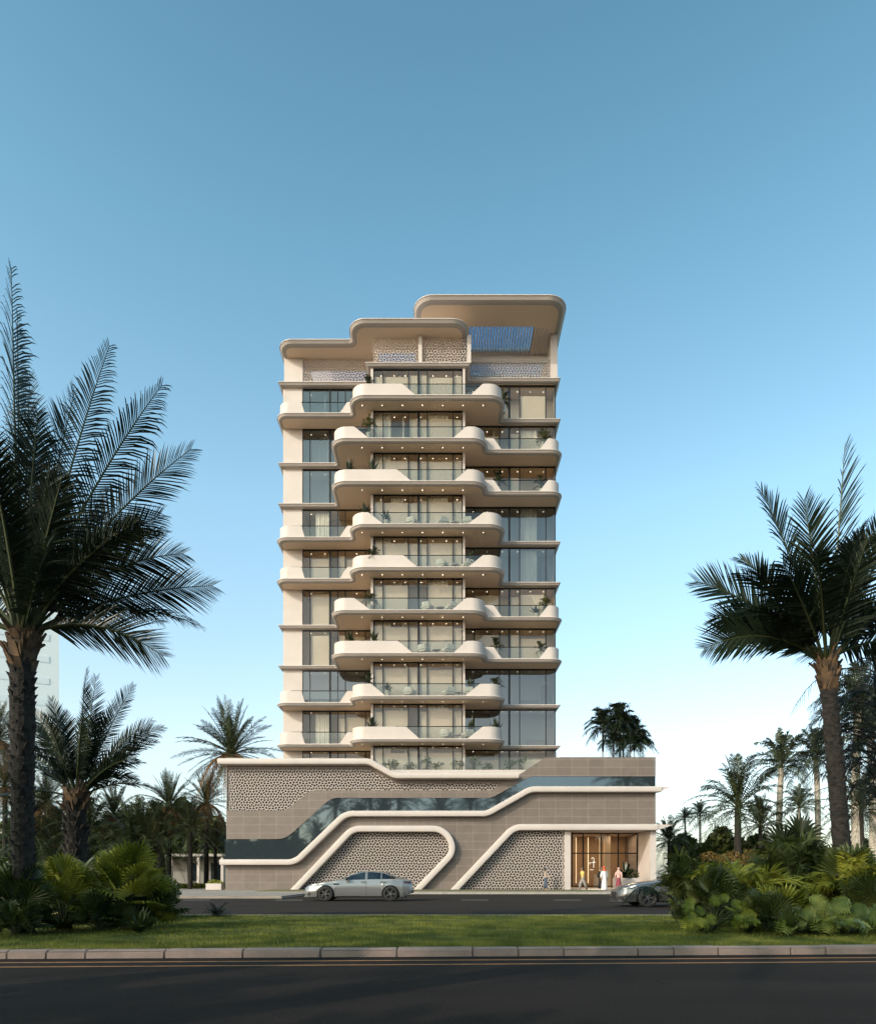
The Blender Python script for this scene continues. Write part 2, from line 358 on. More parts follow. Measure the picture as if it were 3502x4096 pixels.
for k in range(11):                       # k=0 top floor ... 9 = terrace floor
    if k > 9: break
    z0 = ZK[k]; z1 = z0+FH-0.30
    if k < 9:
        ty = TYPES[k]; out = outR() if ty == 'R' else outL()
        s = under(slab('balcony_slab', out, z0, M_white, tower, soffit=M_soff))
        s.name = 'balcony_slab'
        a, b, c, d = [XX(zx(v), 55.8) for v in DIAG[k]]
        hgt = 0.98
        i_ = 0.22
        if ty == 'R':
            pc = roundpath([(-7.33+i_, 58.6), (-7.33+i_, 55.6+i_, 1.1), (5.22-i_, 55.6+i_, 1.1), (5.22-i_, 58.9)], False, 10)
            parapet(pc, 55.6+i_+0.01, z0, hgt, a, b, c, d, s)
            pl = roundpath([(XLt+i_, 60.5), (XLt+i_, 57.75+i_, 0.85), (-7.33+i_-0.02, 57.75+i_)], False, 10)
            q = [XX(zx(v), 57.97) for v in (178, 198, 395, 440)]
            parapet(pl, 57.75+i_+0.01, z0, hgt, *q, s)
            lx = [525, 640, 755, 870, 986, 1102, 1217]
        else:
            pc = roundpath([(-8.82+i_, 59.3), (-8.82+i_, 55.6+i_, 1.1), (3.81-i_, 55.6+i_, 1.1), (3.81-i_, 58.9)], False, 10)
            parapet(pc, 55.6+i_+0.01, z0, hgt, a, b, c, d, s)
            pl = roundpath([(3.81-i_+0.02, 57.1+i_), (XRt-i_, 57.1+i_, 0.85), (XRt-i_, 60.5)], False, 10)
            q = [XX(zx(v), 57.3) for v in (1278, 1325, 1535, 1588)]
            parapet(pl, 57.1+i_+0.01, z0, hgt, *q, s)
            lx = [525, 640, 755, 870, 986, 1102]
        for v in lx: downlight(XX(zx(v), 56.5), 56.5, z0-0.312, s)
    # windows of this floor
    fc = window(tower, DC, CX, z0+0.02, z1, M_glass, thick=(3,))
    gl = M_glassg if (k in (1, 2, 7, 0)) else M_glass
    window(tower, DL, LX, z0+0.02, z1, gl, thick=(2,))
    gr = M_glassg if k in (3, 4, 7, 8) else M_glass
    window(tower, DR, RX, z0+0.02, z1, gr, thick=(3,))
    # fins either side of the centre bay
    for xa_, xb_ in ((XX(zx(575), DC), CX[0]-0.036), (CX[-1]+0.036, XX(zx(1113), DC))):
        under(MB().box(xa_, xb_, DC-0.12, DR+0.1, z0+0.001, z1+0.02).build('wall_fin', M_white, tower))
    # rooms
    cmat = (M_room, M_room, M_room)[k % 3]
    lm = {0: M_roomg, 1: M_roomg, 2: M_roomg, 3: M_roomw, 4: M_roomw, 5: M_room, 6: M_room, 7: M_roomg, 8: M_room, 9: M_room}[k]
    rm = {0: M_room, 1: M_room, 2: M_roomw, 3: M_roomg, 4: M_roomg, 5: M_roomw, 6: M_room, 7: M_roomg, 8: M_roomg, 9: M_room}[k]
    for x0, x1, yg, m_ in ((CX[0], CX[-1], DC, cmat), (LX[0], LX[-1], DL, lm), (RX[0], RX[-1], DR, rm)):
        dp = 1.7
        mb = MB(); mb.add([(x0-.02, yg+dp, z0), (x1+.02, yg+dp, z0), (x1+.02, yg+dp, z1), (x0-.02, yg+dp, z1)], [(0, 1, 2, 3)])
        px_ = x0+(x1-x0)*(0.28+0.1*((k*7) % 5)/5)
        mb.box(px_, px_+0.15, yg+0.45, yg+dp-.01, z0+.01, z1-.01)
        mb.add([(x0-.02, yg+.1, z0), (x0-.02, yg+dp, z0), (x0-.02, yg+dp, z1), (x0-.02, yg+.1, z1)], [(0, 1, 2, 3)])
        mb.add([(x1+.02, yg+.1, z0), (x1+.02, yg+dp, z0), (x1+.02, yg+dp, z1), (x1+.02, yg+.1, z1)], [(0, 1, 2, 3)])
        # a picture, a cupboard and a low sofa against the wall
        under(mb.build('room_wall', m_, tower))
        fx = x0+(x1-x0)*rng.uniform(0.45, 0.75)
        fu = MB(); fu.box(fx, fx+1.5, yg+dp-0.9, yg+dp-0.1, z0+0.1, z0+0.45); fu.box(fx, fx+1.5, yg+dp-0.3, yg+dp-0.1, z0+0.45, z0+0.85); fu.box(fx+1.8, fx+2.3, yg+dp-0.5, yg+dp-0.03, z0+0.02, z0+2.1)
        under(fu.build('room_furniture', mat('room_furniture_%d' % (k % 3), [(0.5, 0.47, 0.43), (0.16, 0.15, 0.15), (0.3, 0.24, 0.2)][k % 3], 0.6), tower))
    # curtains
    if k in (1, 3, 5, 8): curtain(CX[4]+0.05, CX[5]-0.4, DC+0.35, z0+0.03, z1-0.02)
    if k in (1, 2, 4, 6, 9): curtain(CX[0]+0.05, CX[1]+0.6, DC+0.35, z0+0.03, z1-0.02)
    if k in (3,): curtain(CX[1]+.6, CX[2]-.4, DC+0.35, z0+0.03, z1-0.02)
    if k in (1, 3, 4): curtain(RX[4]+0.1, RX[4]+1.5, DR+0.35, z0+0.03, z1-0.02)
    if k in (3, 8): curtain(LX[1]+0.4, LX[2]-0.1, DL+0.35, z0+0.03, z1-0.02)
    if k == 1: curtain(LX[1], LX[2], DL+0.9, z0+0.03, z1-0.02, M_roomg)
    # roller blinds drawn over the lower part of the panes
    bl = [(CX[i]+.05, CX[i+1]-.05, DC+.14, rng.uniform(.4, .62)) for i in range(6)]
    if k in (4, 5, 6, 8, 9): bl += [(LX[i]+.05, LX[i+1]-.05, DL+.14, rng.uniform(.3, .8)) for i in (1, 3, 4, 5)]
    if k in (1, 2, 5, 6, 9, 0): bl += [(RX[i]+.05, RX[i+1]-.05, DR+.14, rng.uniform(.3, .9)) for i in (0, 1, 3, 4)]
    for x0, x1, y, g_ in bl:
        if rng.random() < .12: continue
        under(MB().add([(x0, y, z0+.05), (x1, y, z0+.05), (x1, y, z1-g_), (x0, y, z1-g_)], [(0, 1, 2, 3)]).build('blind', M_blind, tower))
    # lit rooms: one ceiling lamp each
    lit = [((CX[0]+CX[-1])/2, DC+.9, 6.4, 260)]
    if k in (3, 4, 5, 6, 8, 9): lit.append(((LX[0]+LX[-1])/2, DL+.9, 5, 120 if k not in (5, 6) else 70))
    if k in (0, 1, 2, 5, 6, 9): lit.append(((RX[0]+RX[-1])/2, DR+.9, 6.4, 130))
    for x, y, w_, e_ in lit:
        ld = bpy.data.lights.new('room_lamp', 'AREA'); ld.shape = 'RECTANGLE'; ld.energy = e_; ld.size = w_; ld.size_y = .5; ld.color = (1, .83, .66)
        lo_ = bpy.data.objects.new('room_lamp', ld); col.objects.link(lo_); under(lo_).parent = tower; lo_.location = (x, y, z1-.04)
    # room downlights
    for xs_, yg in ((([-4.9, -3.8, -2.9, -1.6, -0.6, 0.5, 1.4]), DC), ([-11.1, -9.9, -8.8, -7.2], DL), ([2.8, 4.0, 5.3, 6.6, 7.7, 8.8], DR)):
        for x in xs_:
            o = downlight(x, yg+0.75, z1-0.015, tower); o.matrix_parent_inverse = TI; o.name = 'ceiling_light'
# top thin slab, pier walls, back volume
outT = ([(XLt, BACK), (XLt, 58.95, 0.05), (-6.08, 58.95, 0.05), (-6.08, 56.75, 0.05), (2.46, 56.75, 0.05), (2.46, 58.5, 0.05), (XRt, 58.5, 0.05), (XRt, BACK)])
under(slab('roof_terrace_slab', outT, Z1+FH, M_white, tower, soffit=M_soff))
XW = -13.33; XE = XX(zx(1630), DR)
for k in range(10):
    z0 = ZK[k]; zt = z0+FH-0.3
    under(MB().box(XW, LX[0]-0.036, DL-0.06, BACK-0.5, z0+0.002, zt).build('pier_wall', M_white, tower))
    # glazed east corner
    g = MB(); g.add([(XE, DR, z0), (XE, DR+3, z0), (XE, DR+3, zt), (XE, DR, zt)], [(0, 1, 2, 3)])
    f = under(MB().box(XE-.05, XE+.05, DR+2.95, DR+3.05, z0+.002, zt).build('corner_window', M_dark, tower)); g.build('pane', M_glass, f)
    under(MB().box(XE-0.3, XE, DR+3.06, BACK-0.5, z0+0.002, zt).build('pier_wall', M_white, tower))
    under(MB().box(XW+.2, XE-.31, BACK-0.6, BACK-0.5, z0+0.002, zt).build('rear_wall', M_white, tower))
# ---------------------------------------------------------------- roof canopies
ZR = 45.60
outAB = ([(-13.5, 73), (-13.5, 57.75, 1.2), (-7.39, 57.75, 0.2), (-7.39, 55.6, 1.4), (2.34, 55.6, 1.4), (2.34, 73)])
holesAB = [[(-11.4, 61.0), (-5.4, 61.0), (-5.4, 63.0), (-11.4, 63.0)], [(-5.2, 58.9), (-2.1, 58.9), (-2.1, 61.6), (-5.2, 61.6)], [(-1.4, 61.2), (1.5, 61.2), (1.5, 62.6), (-1.4, 62.6)]]
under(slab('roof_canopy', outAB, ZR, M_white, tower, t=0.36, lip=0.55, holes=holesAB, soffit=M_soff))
outC = ([(-2.18, 73), (-2.18, 55.5, 1.6), (10.24, 55.5, 1.6), (10.24, 73)])
hC = [[(2.45, 58.3), (7.8, 58.3), (7.8, 61.2), (2.45, 61.2)], [(2.6, 62.4), (9.2, 62.4), (9.2, 64.3), (2.6, 64.3)]]
under(slab('roof_canopy', outC, 47.4, M_white, tower, t=0.4, lip=0.6, holes=hC, soffit=M_soff))
for h in holesAB+hC:  # added tinted panes deepen the blue of the sky in the openings
    under(MB().add([(p[0], p[1], 45.5 if h in holesAB else 47.35) for p in h], [(0, 1, 2, 3)]).build('sky_tint_pane', glassmat('sky_tint', (.20, .42, .66), .05), tower))
for i in range(23):
    x = 2.6+i*0.235
    under(MB().box(x, x+0.085, 58.301, 61.199, 47.0, 47.30).build('pergola_slat', mat('slat_white', (.88, .84, .80), .5), tower))
for i in range(6):
    x = 7.95+i*0.235
    under(MB().box(x, x+0.06, 58.301, 62.2, 46.86, 46.999).build('pergola_slat', mat('slat_white', (.88, .84, .80), .5), tower))
for i in range(26):
    x = 2.7+i*0.25
    under(MB().box(x, x+0.06, 62.401, 64.299, 47.02, 47.3).build('pergola_slat', M_white, tower))
under(MB().box(2.5, 9.3, 61.3, 61.7, 46.3, 46.999).build('roof_beam', M_white, tower))
under(MB().box(-13.25, LX[0], DL-0.06, 62, Z1+FH+.002, ZR-.362).build('roof_pier', M_white, tower))
under(MB().box(9.3, 9.88, DR-0.06, 60.5, Z1+FH+.002, 46.999).build('roof_pier', M_white, tower))
under(MB().box(-1.78, -1.48, DC-0.3, DC+.3, Z1+FH+.002, ZR-.362).build('roof_pier', M_white, tower))
under(MB().box(2.19, 2.5, DC-0.3, DR, Z1+FH+.002, ZR-.362).build('roof_pier', M_white, tower))
under(MB().box(-13.2, 9.9, 70, 71, Z1+FH+.002, ZR-.362).build('roof_wall', M_white, tower))
# ---------------------------------------------------------------- lattice screens
def vor_cells(inside, bbox, a=0.76):
    pts = []; x0, x1, z0, z1 = bbox; h = a*math.sqrt(3)/2; r0 = int((z0)/h)-2
    rows = int((z1-z0)/h)+5
    for j in range(r0, r0+rows):
        for i in range(int(x0/a)-2, int(x1/a)+3):
            cx, cz_ = i*a+(j % 2)*a/2, j*h
            pts.append((cx, cz_))
            for q in range(8):
                t = q*math.pi/4+0.2*(1 if (i+j) % 2 else -1); rr = 0.275*a/0.85*(1+0.08*math.sin(3*t)); pts.append((cx+rr*math.cos(t), cz_+rr*math.sin(t)))
            pts.append((cx+a/2, cz_+h/3)); pts.append((cx, cz_+2*h/3))
    g = {}; cs = 0.4
    for i, p in enumerate(pts): g.setdefault((int(p[0]//cs), int(p[1]//cs)), []).append(i)
    cells = []
    for i, p in enumerate(pts):
        if not inside(*p): continue
        poly = [(p[0]-.3, p[1]-.3), (p[0]+.3, p[1]-.3), (p[0]+.3, p[1]+.3), (p[0]-.3, p[1]+.3)]
        ci, cj = int(p[0]//cs), int(p[1]//cs)
        nb = [j for da in (-1, 0, 1) for db in (-1, 0, 1) for j in g.get((ci+da, cj+db), []) if j != i]
        for j in nb:
            q = pts[j]; nx, nz = q[0]-p[0], q[1]-p[1]
            if nx*nx+nz*nz > .49: continue
            mx_, mz_ = (p[0]+q[0])/2, (p[1]+q[1])/2; new = []
            for u in range(len(poly)):
                A, B = poly[u-1], poly[u]
                dA = (A[0]-mx_)*nx+(A[1]-mz_)*nz; dB = (B[0]-mx_)*nx+(B[1]-mz_)*nz
                if (dA <= 0) != (dB <= 0):
                    t = dA/(dA-dB); new.append((A[0]+(B[0]-A[0])*t, A[1]+(B[1]-A[1])*t))
                if dB <= 0: new.append(B)
            poly = new
            if len(poly) < 3: break
        if len(poly) >= 3: cells.append(poly)
    return cells
def lattice(name, inside, bbox, y, parent=tower, a=0.76, wdt=0.0185, dep=0.06, m=None):
    mb = MB()
    for poly in vor_cells(inside, bbox, a):
        n = len(poly); cx = sum(p[0] for p in poly)/n; cz_ = sum(p[1] for p in poly)/n
        o_ = []; i_ = []
        for u in range(n):
            A, B = poly[u], poly[(u+1) % n]
            d = math.hypot(A[0]-cx, A[1]-cz_)+1e-6; k = max(0.3, 1-wdt*1.75/d); o_.append(A); i_.append((cx+(A[0]-cx)*k, cz_+(A[1]-cz_)*k))
            mm = ((A[0]+B[0])/2, (A[1]+B[1])/2); d = math.hypot(mm[0]-cx, mm[1]-cz_)+1e-6; k = max(0.3, 1-wdt/d); o_.append(mm); i_.append((cx+(mm[0]-cx)*k, cz_+(mm[1]-cz_)*k))
        m_ = len(o_); vs = [(p[0], y, p[1]) for p in o_]+[(p[0], y, p[1]) for p in i_]+[(p[0], y+dep, p[1]) for p in i_]
        fs = []
        for u in range(m_):
            v = (u+1) % m_; fs += [(u, v, m_+v, m_+u), (m_+u, m_+v, 2*m_+v, 2*m_+u)]
        mb.add(vs, fs)
    return under(mb.build(name, m or M_latt, tower))
ztr = Z1+FH
lattice('lattice_screen', lambda x, z: LX[0] < x < -5.6 and ztr < z < ZR-.4, (-11.7, -5.6, ztr, ZR), DL, a=.76, wdt=.015, dep=.015)
lattice('lattice_screen', lambda x, z: -5.5 < x < -1.78 and ztr < z < ZR-.4, (-5.6, -1.7, ztr, ZR), DC, a=.76, wdt=.015, dep=.015)
lattice('lattice_screen', lambda x, z: -1.48 < x < 2.19 and ztr < z < ZR-.4, (-1.6, 2.2, ztr, ZR), DC, a=.76, wdt=.015, dep=.015)
lattice('lattice_screen', lambda x, z: 2.5 < x < 9.3 and ztr < z < 45.0, (2.4, 9.4, ztr, 45.2), DR, a=.76, wdt=.015, dep=.015)
# ================================================================ THE PODIUM
DP = 55.0
def q4(x, y): return (860+.5305*x, 2950+.5305*y)
def q5(x, y): return (1750+.5474*x, 2950+.5474*y)
def pz(pts, seg=8):    # photo pixels -> (X,Z) at the podium face, with optional corner radius in pixels
    return roundpath([(XX(p[0], DP), ZZ(p[1], DP))+((p[2]*DP/F,) if len(p) > 2 else ()) for p in pts], True, seg)
ribT = [(898, 3357), (1140, 3357, 90), (1325, 3192, 70), (1965, 3192, 70), (2122, 3106, 60), (2621, 3106)]
ribB = [(898, 3450), (1184, 3450, 60), (1388, 3257, 70), (1950, 3257, 60), (2112, 3160, 60), (2621, 3160)]
latU = [(909, 3076), (1480, 3076, 60), (1584, 3133, 60), (2002, 3133), (1966, 3162), (1246, 3162, 60), (1140, 3243, 60), (909, 3243)]
latL = [(1187, 3580), (1418, 3318, 60), (1772, 3318, 60), (1812, 3415, 60), (1655, 3580)]
latR = [(1815, 3580), (2048, 3312, 70), (2257, 3312), (2257, 3580)]
# stone face above the ribbon and below it
up = [(905, 3030), (1480, 3050, 40), (1580, 3108, 40), (2062, 3108), (2182, 3029), (2621, 3029)]+list(reversed([(905, 3357)]+ribT[1:]))
lo = [(901, 3445)]+ribB[1:]+[(2621, 3318), (2258, 3318), (2258, 3570), (901, 3570)]
under(plate('podium_stone_face', [pz(up), pz(latU)], DP, DP+0.3, M_tile, tower))
lo2 = [(901, 3445), (1184, 3450, 60), (1388, 3257, 70), (1950, 3257, 60), (2112, 3160, 60), (2621, 3160), (2621, 3316), (2257, 3316), (2048, 3316, 70), (1822, 3570), (1645, 3570), (1812, 3415, 60), (1772, 3318, 60), (1418, 3318, 60), (1193, 3570), (901, 3570)]
under(plate('podium_stone_face', [pz(lo2)], DP, DP+0.3, M_tile, tower))
rb = ribT+list(reversed(ribB))
rib = under(plate('ribbon_window', [pz(rb)], DP+0.06, DP+0.1, M_ribbon, tower, front_only=True))
def inpoly(poly):
    def f(x, z):
        c = False; n = len(poly)
        for i in range(n):
            a, b = poly[i-1], poly[i]
            if (a[1] > z) != (b[1] > z) and x < (b[0]-a[0])*(z-a[1])/(b[1]-a[1])+a[0]: c = not c
        return c
    return f
def grow(px, d):  # widen outline so the screen runs under its frame
    p = pz(px); return offset(p, d if area(p) < 0 else -d)
for nm, L_ in (('lattice_screen', latU), ('lattice_screen', latL), ('lattice_screen', latR)):
    g_ = grow(L_, 0.12); xs_ = [p[0] for p in g_]; zs_ = [p[1] for p in g_]
    lattice(nm, inpoly(g_), (min(xs_), max(xs_), max(min(zs_), 0), max(zs_)), DP+0.08 if L_ is latU else DP+0.12)
# body of the podium behind the face (near-black sheet as painted shade behind screens)
xl, xr = XX(903, DP), XX(2621, DP)
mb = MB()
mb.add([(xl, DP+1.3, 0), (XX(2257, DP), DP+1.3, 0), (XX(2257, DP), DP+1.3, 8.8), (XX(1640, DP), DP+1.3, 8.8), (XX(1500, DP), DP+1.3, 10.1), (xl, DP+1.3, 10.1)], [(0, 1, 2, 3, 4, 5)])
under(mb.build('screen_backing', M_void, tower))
under(MB().box(xl, xl+0.3, DP+.301, 80, 0, 10.3).build('podium_side_wall', M_tile, tower))
mb = MB(); mb.box(xr-.3, xr, DP+3.2, 80, 0.02, 10.5); mb.box(xr-.3, xr, DP+.301, DP+3.199, ZZ(3316, DP)+.01, 10.5)
under(mb.build('podium_side_wall', M_tile, tower))
under(MB().box(xl+.31, xr-.31, DP+1.31, 79.8, ZK[9]-.4, ZK[9]-.01).build('podium_roof', mat('terrace_floor', (0.5, 0.45, 0.4), 0.7), tower))
under(MB().box(XX(2190, DP), xr-.31, DP+.31, 79.8, ZK[9], ZZ(3029, DP)-.25).build('podium_roof', M_tile, tower))
# white bands: rounded strokes standing proud of the face
def band(name, path, wpx, prou, ends=(0, 0), y0=DP, capr=True, back=0.02):
    """path centreline in px with radii, swept with a softly rounded section wpx thick, prou metres deep"""
    c = roundpath([(XX(p[0], DP), ZZ(p[1], DP))+((p[2]*DP/F,) if len(p) > 2 else ()) for p in path], False, 10)
    hw = wpx*DP/F/2
    sec = [(-1, back, 0), (-1, -prou*0.80, 0), (-0.85, -prou*0.95, 0), (-0.4, -prou, 0), (0.4, -prou, 0), (0.85, -prou*0.95, 0), (1, -prou*0.80, 0), (1, back, 0)]
    mb = MB(); prev = None; lines = [offset(c, s_[0]*hw, False) for s_ in sec]
    n = len(sec)
    for i in range(len(c)):
        i0 = len(mb.v)
        for j, s_ in enumerate(sec):
            p = lines[j][i]; ex = 0
            if i == 0: ex = ends[0]*(-s_[1]/prou if s_[1] < 0 else 0)
            if i == len(c)-1: ex = ends[1]*(-s_[1]/prou if s_[1] < 0 else 0)
            mb.v.append((p[0]+ex, y0+s_[1], p[1]))
        if prev is not None: mb.f += [(prev+j, prev+j+1, i0+j+1, i0+j) for j in range(n-1)]
        else: mb.f.append(tuple(i0+j for j in range(n)))
        prev = i0
    mb.f.append(tuple(prev+j for j in reversed(range(n))))
    o = under(mb.build(name, M_white, tower, smooth=True))
    md = o.modifiers.new('edge', 'EDGE_SPLIT'); md.split_angle = R(40)
    return o
band('white_band', [(892, 3051), (1478, 3051, 62), (1578, 3107, 62), (2052, 3107)], 24, 0.75, ends=(-0.22, 0.35))
band('white_band', [(893, 3450), (1184, 3450, 75), (1384, 3257, 80), (1946, 3257, 75), (2118, 3160, 80), (2630, 3160)], 23, 0.55, ends=(-0.15, 0.15))
def tip(xp, y0p, y1p, out, name):
    x, za, zb = XX(xp, DP), ZZ(y0p, DP), ZZ(y1p, DP)
    f = [(x, za-.01), (x+out, za-.05), (x, zb+.01)]; v = [(p[0], DP-.46, p[1]) for p in f]+[(p[0], 62, p[1]) for p in f]
    under(MB().add(v, [(0, 2, 1), (3, 4, 5), (0, 1, 4, 3), (1, 2, 5, 4), (2, 0, 3, 5)]).build(name, M_white, tower))
tip(2629, 3149, 3171, .85, 'white_band_return')
band('screen_frame', [(1170, 3572), (1412, 3317, 72), (1778, 3317, 75), (1819, 3404, 62), (1658, 3572)], 25, 0.55)
band('screen_frame', [(1806, 3572), (2052, 3311, 75), (2622, 3311)], 25, 0.55, ends=(0, 0))
tip(2621, 3299, 3323, 1.25, 'entrance_canopy')
# parapet behind the dip of the top band and its glass rail
zdip = ZZ(3080, DP+.9)
under(MB().box(XX(1560, DP), XX(2150, DP), DP+.85, DP+1.0, ZZ(3115, DP), zdip).build('terrace_upstand', M_white, tower))
under(MB().box(XX(1560, DP), XX(2150, DP), DP+1.005, DP+1.9, ZZ(3115, DP), zdip-.12).build('planter_soil', mat('soil', (0.06, 0.045, 0.03), 0.95), tower))
g = MB(); g.add([(XX(1500, DP), DP+.92, zdip), (XX(2160, DP), DP+.92, zdip), (XX(2160, DP), DP+.92, zdip+1.0), (XX(1500, DP), DP+.92, zdip+1.0)], [(0, 1, 2, 3)])
under(g.build('terrace_rail_glass', glassmat('clear_glass', (0.88, 0.92, 0.92), 0.03), tower))
gp = roundpath([(XX(2225, 57), 63), (XX(2225, 57), 57.0, .3), (XX(2595, 57), 57.0, 1.2), (XX(2595, 57), 64)], False, 8); g = MB()
for a, b in zip(gp, gp[1:]): g.add([(a[0], a[1], 10.3), (b[0], b[1], 10.3), (b[0], b[1], ZZ(3007, 57)), (a[0], a[1], ZZ(3007, 57))], [(0, 1, 2, 3)])
under(g.build('roof_rail_glass', glassmat('frost_glass', (0.75, 0.80, 0.82), 0.4), tower))
# ---------------------------------------------------------------- lobby
YG = 58.2; zt_ = ZZ(3322, DP)
under(MB().box(XX(2258, DP), XX(2281, DP), DP-.04, YG+.1, .01, zt_-.02).build('entrance_pillar', M_white, tower))
under(MB().box(XX(2600, DP), xr+.03, DP-.04, DP+3.1, .01, zt_-.02).build('entrance_pillar', M_white, tower))
mb = MB(); mb.add([(XX(2549, YG), YG, 0), (XX(2600, DP), DP+.3, 0), (XX(2600, DP), DP+.3, zt_), (XX(2549, YG), YG, zt_)], [(0, 1, 2, 3)])
under(mb.build('entrance_return_wall', M_white, tower))
x0, x1 = XX(2258, DP), XX(2600, DP)
under(MB().box(x0, x1+.5, DP+.302, YG+.3, zt_+.02, zt_+.3).build('entrance_soffit', M_white, tower))
under(MB().box(x0+.3, x1, DP+.9, 66, .01, .2).build('entrance_step', mat('step_stone', (0.62, 0.57, 0.52), 0.5), tower))
xs = [XX(v, YG) for v in (2286, 2331, 2401, 2471, 2547)]
z_t, z_b, z_m = zt_-.02, ZZ(3548, YG), ZZ(3414, YG)
mb = MB(); e = .05
for x in xs: mb.box(x-e, x+e, YG-.06, YG+.06, z_b, z_t)
for a, b in zip(xs, xs[1:]):
    for z in (z_b, z_m-.04, z_t-.1): mb.box(a+e, b-e, YG-.05, YG+.05, z, z+.09)
f = under(mb.build('lobby_window', M_dark, tower))
MB().add([(xs[0], YG, z_b), (xs[-1], YG, z_b), (xs[-1], YG, z_t), (xs[0], YG, z_t)], [(0, 1, 2, 3)]).build('pane', glassmat('lobby_glass', (0.9, 0.9, 0.88), 0.05), f)
M_wood = mat('lobby_wood', (0.34, 0.225, 0.14), 0.5, c2=(0.27, 0.175, 0.105), scale=3, stretch=(6, 6, .6))
YB = 63.0; xa, xb = XX(2255, YG), XX(2560, YG)
mb = MB(); mb.add([(xa, YB, 0), (xb, YB, 0), (xb, YB, 6), (xa, YB, 6)], [(0, 1, 2, 3)]); mb.add([(xa, YG+.1, 0), (xa, YB, 0), (xa, YB, 6), (xa, YG+.1, 6)], [(0, 1, 2, 3)])
under(mb.build('lobby_wood_wall', M_wood, tower))
mb = MB(); mb.add([(xb, YG+.1, 0), (xb, YB, 0), (xb, YB, 6), (xb, YG+.1, 6)], [(0, 1, 2, 3)]); mb.box(XX(2440, YG), XX(2440, YG)+.5, YG+2, YG+2.5, .2, zt_)
mb.add([(xa, YG+.07, zt_-.01), (xb, YG+.07, zt_-.01), (xb, YB, zt_-.01), (xa, YB, zt_-.01)], [(0, 1, 2, 3)])
under(mb.build('lobby_wall', mat('lobby_plaster', (0.6, 0.47, 0.34), .7), tower))
for px_, w_ in ((2302, .05), (2350, .06), (2397, .04)):
    x = XX(px_, 62.7); under(MB().box(x, x+w_, 62.7, 62.75, .6, 4.7).build('led_strip', M_warm, tower))
under(MB().box(XX(2375, 61), XX(2440, 61), 60.8, 61.4, .2, 1.35).build('reception_desk', mat('desk', (0.5, 0.42, 0.34), .4), tower, bevel=.03))
# glowing mark in the lobby: tall hooked stroke with a crossbar and a small ring
mb = MB(); c = P(2371, 3452, 58.9); s_ = .021
pts = [(-.30, .72), (-.22, .95), (0, 1.02), (.14, .88), (.14, .4), (.1, -.1), (.1, -.95)]
mb.tube([(c.x+a*.45, c.y, c.z+b*.45*.95) for a, b in pts], .02, 5)
mb.tube([(c.x-.12, c.y, c.z+.03), (c.x+.2, c.y, c.z+.05)], .018, 5)
mb.tube([(c.x-.24+.07*math.cos(t), c.y, c.z-.03+.07*math.sin(t)) for t in [i*.6 for i in range(10)]], .014, 5)
mb.box(c.x-.28, c.x+.02, c.y, c.y+.02, c.z-.60, c.z-.57)
under(mb.build('lit_logo', mat('logo_light', (1, 1, 1), emit=(1, .93, .8), estr=1.0), tower))
for i, (x, y, e_) in enumerate(((XX(2330, 60), 60.2, 60), (XX(2480, 60), 60.2, 60))):
    ld = bpy.data.lights.new('lobby_lamp', 'AREA'); ld.energy = e_; ld.size = 1.2; ld.color = (1, .74, .46)
    lo_ = bpy.data.objects.new('lobby_lamp', ld); col.objects.link(lo_); lo_.parent = tower; lo_.matrix_parent_inverse = TI; lo_.location = (x, y, zt_-.1)
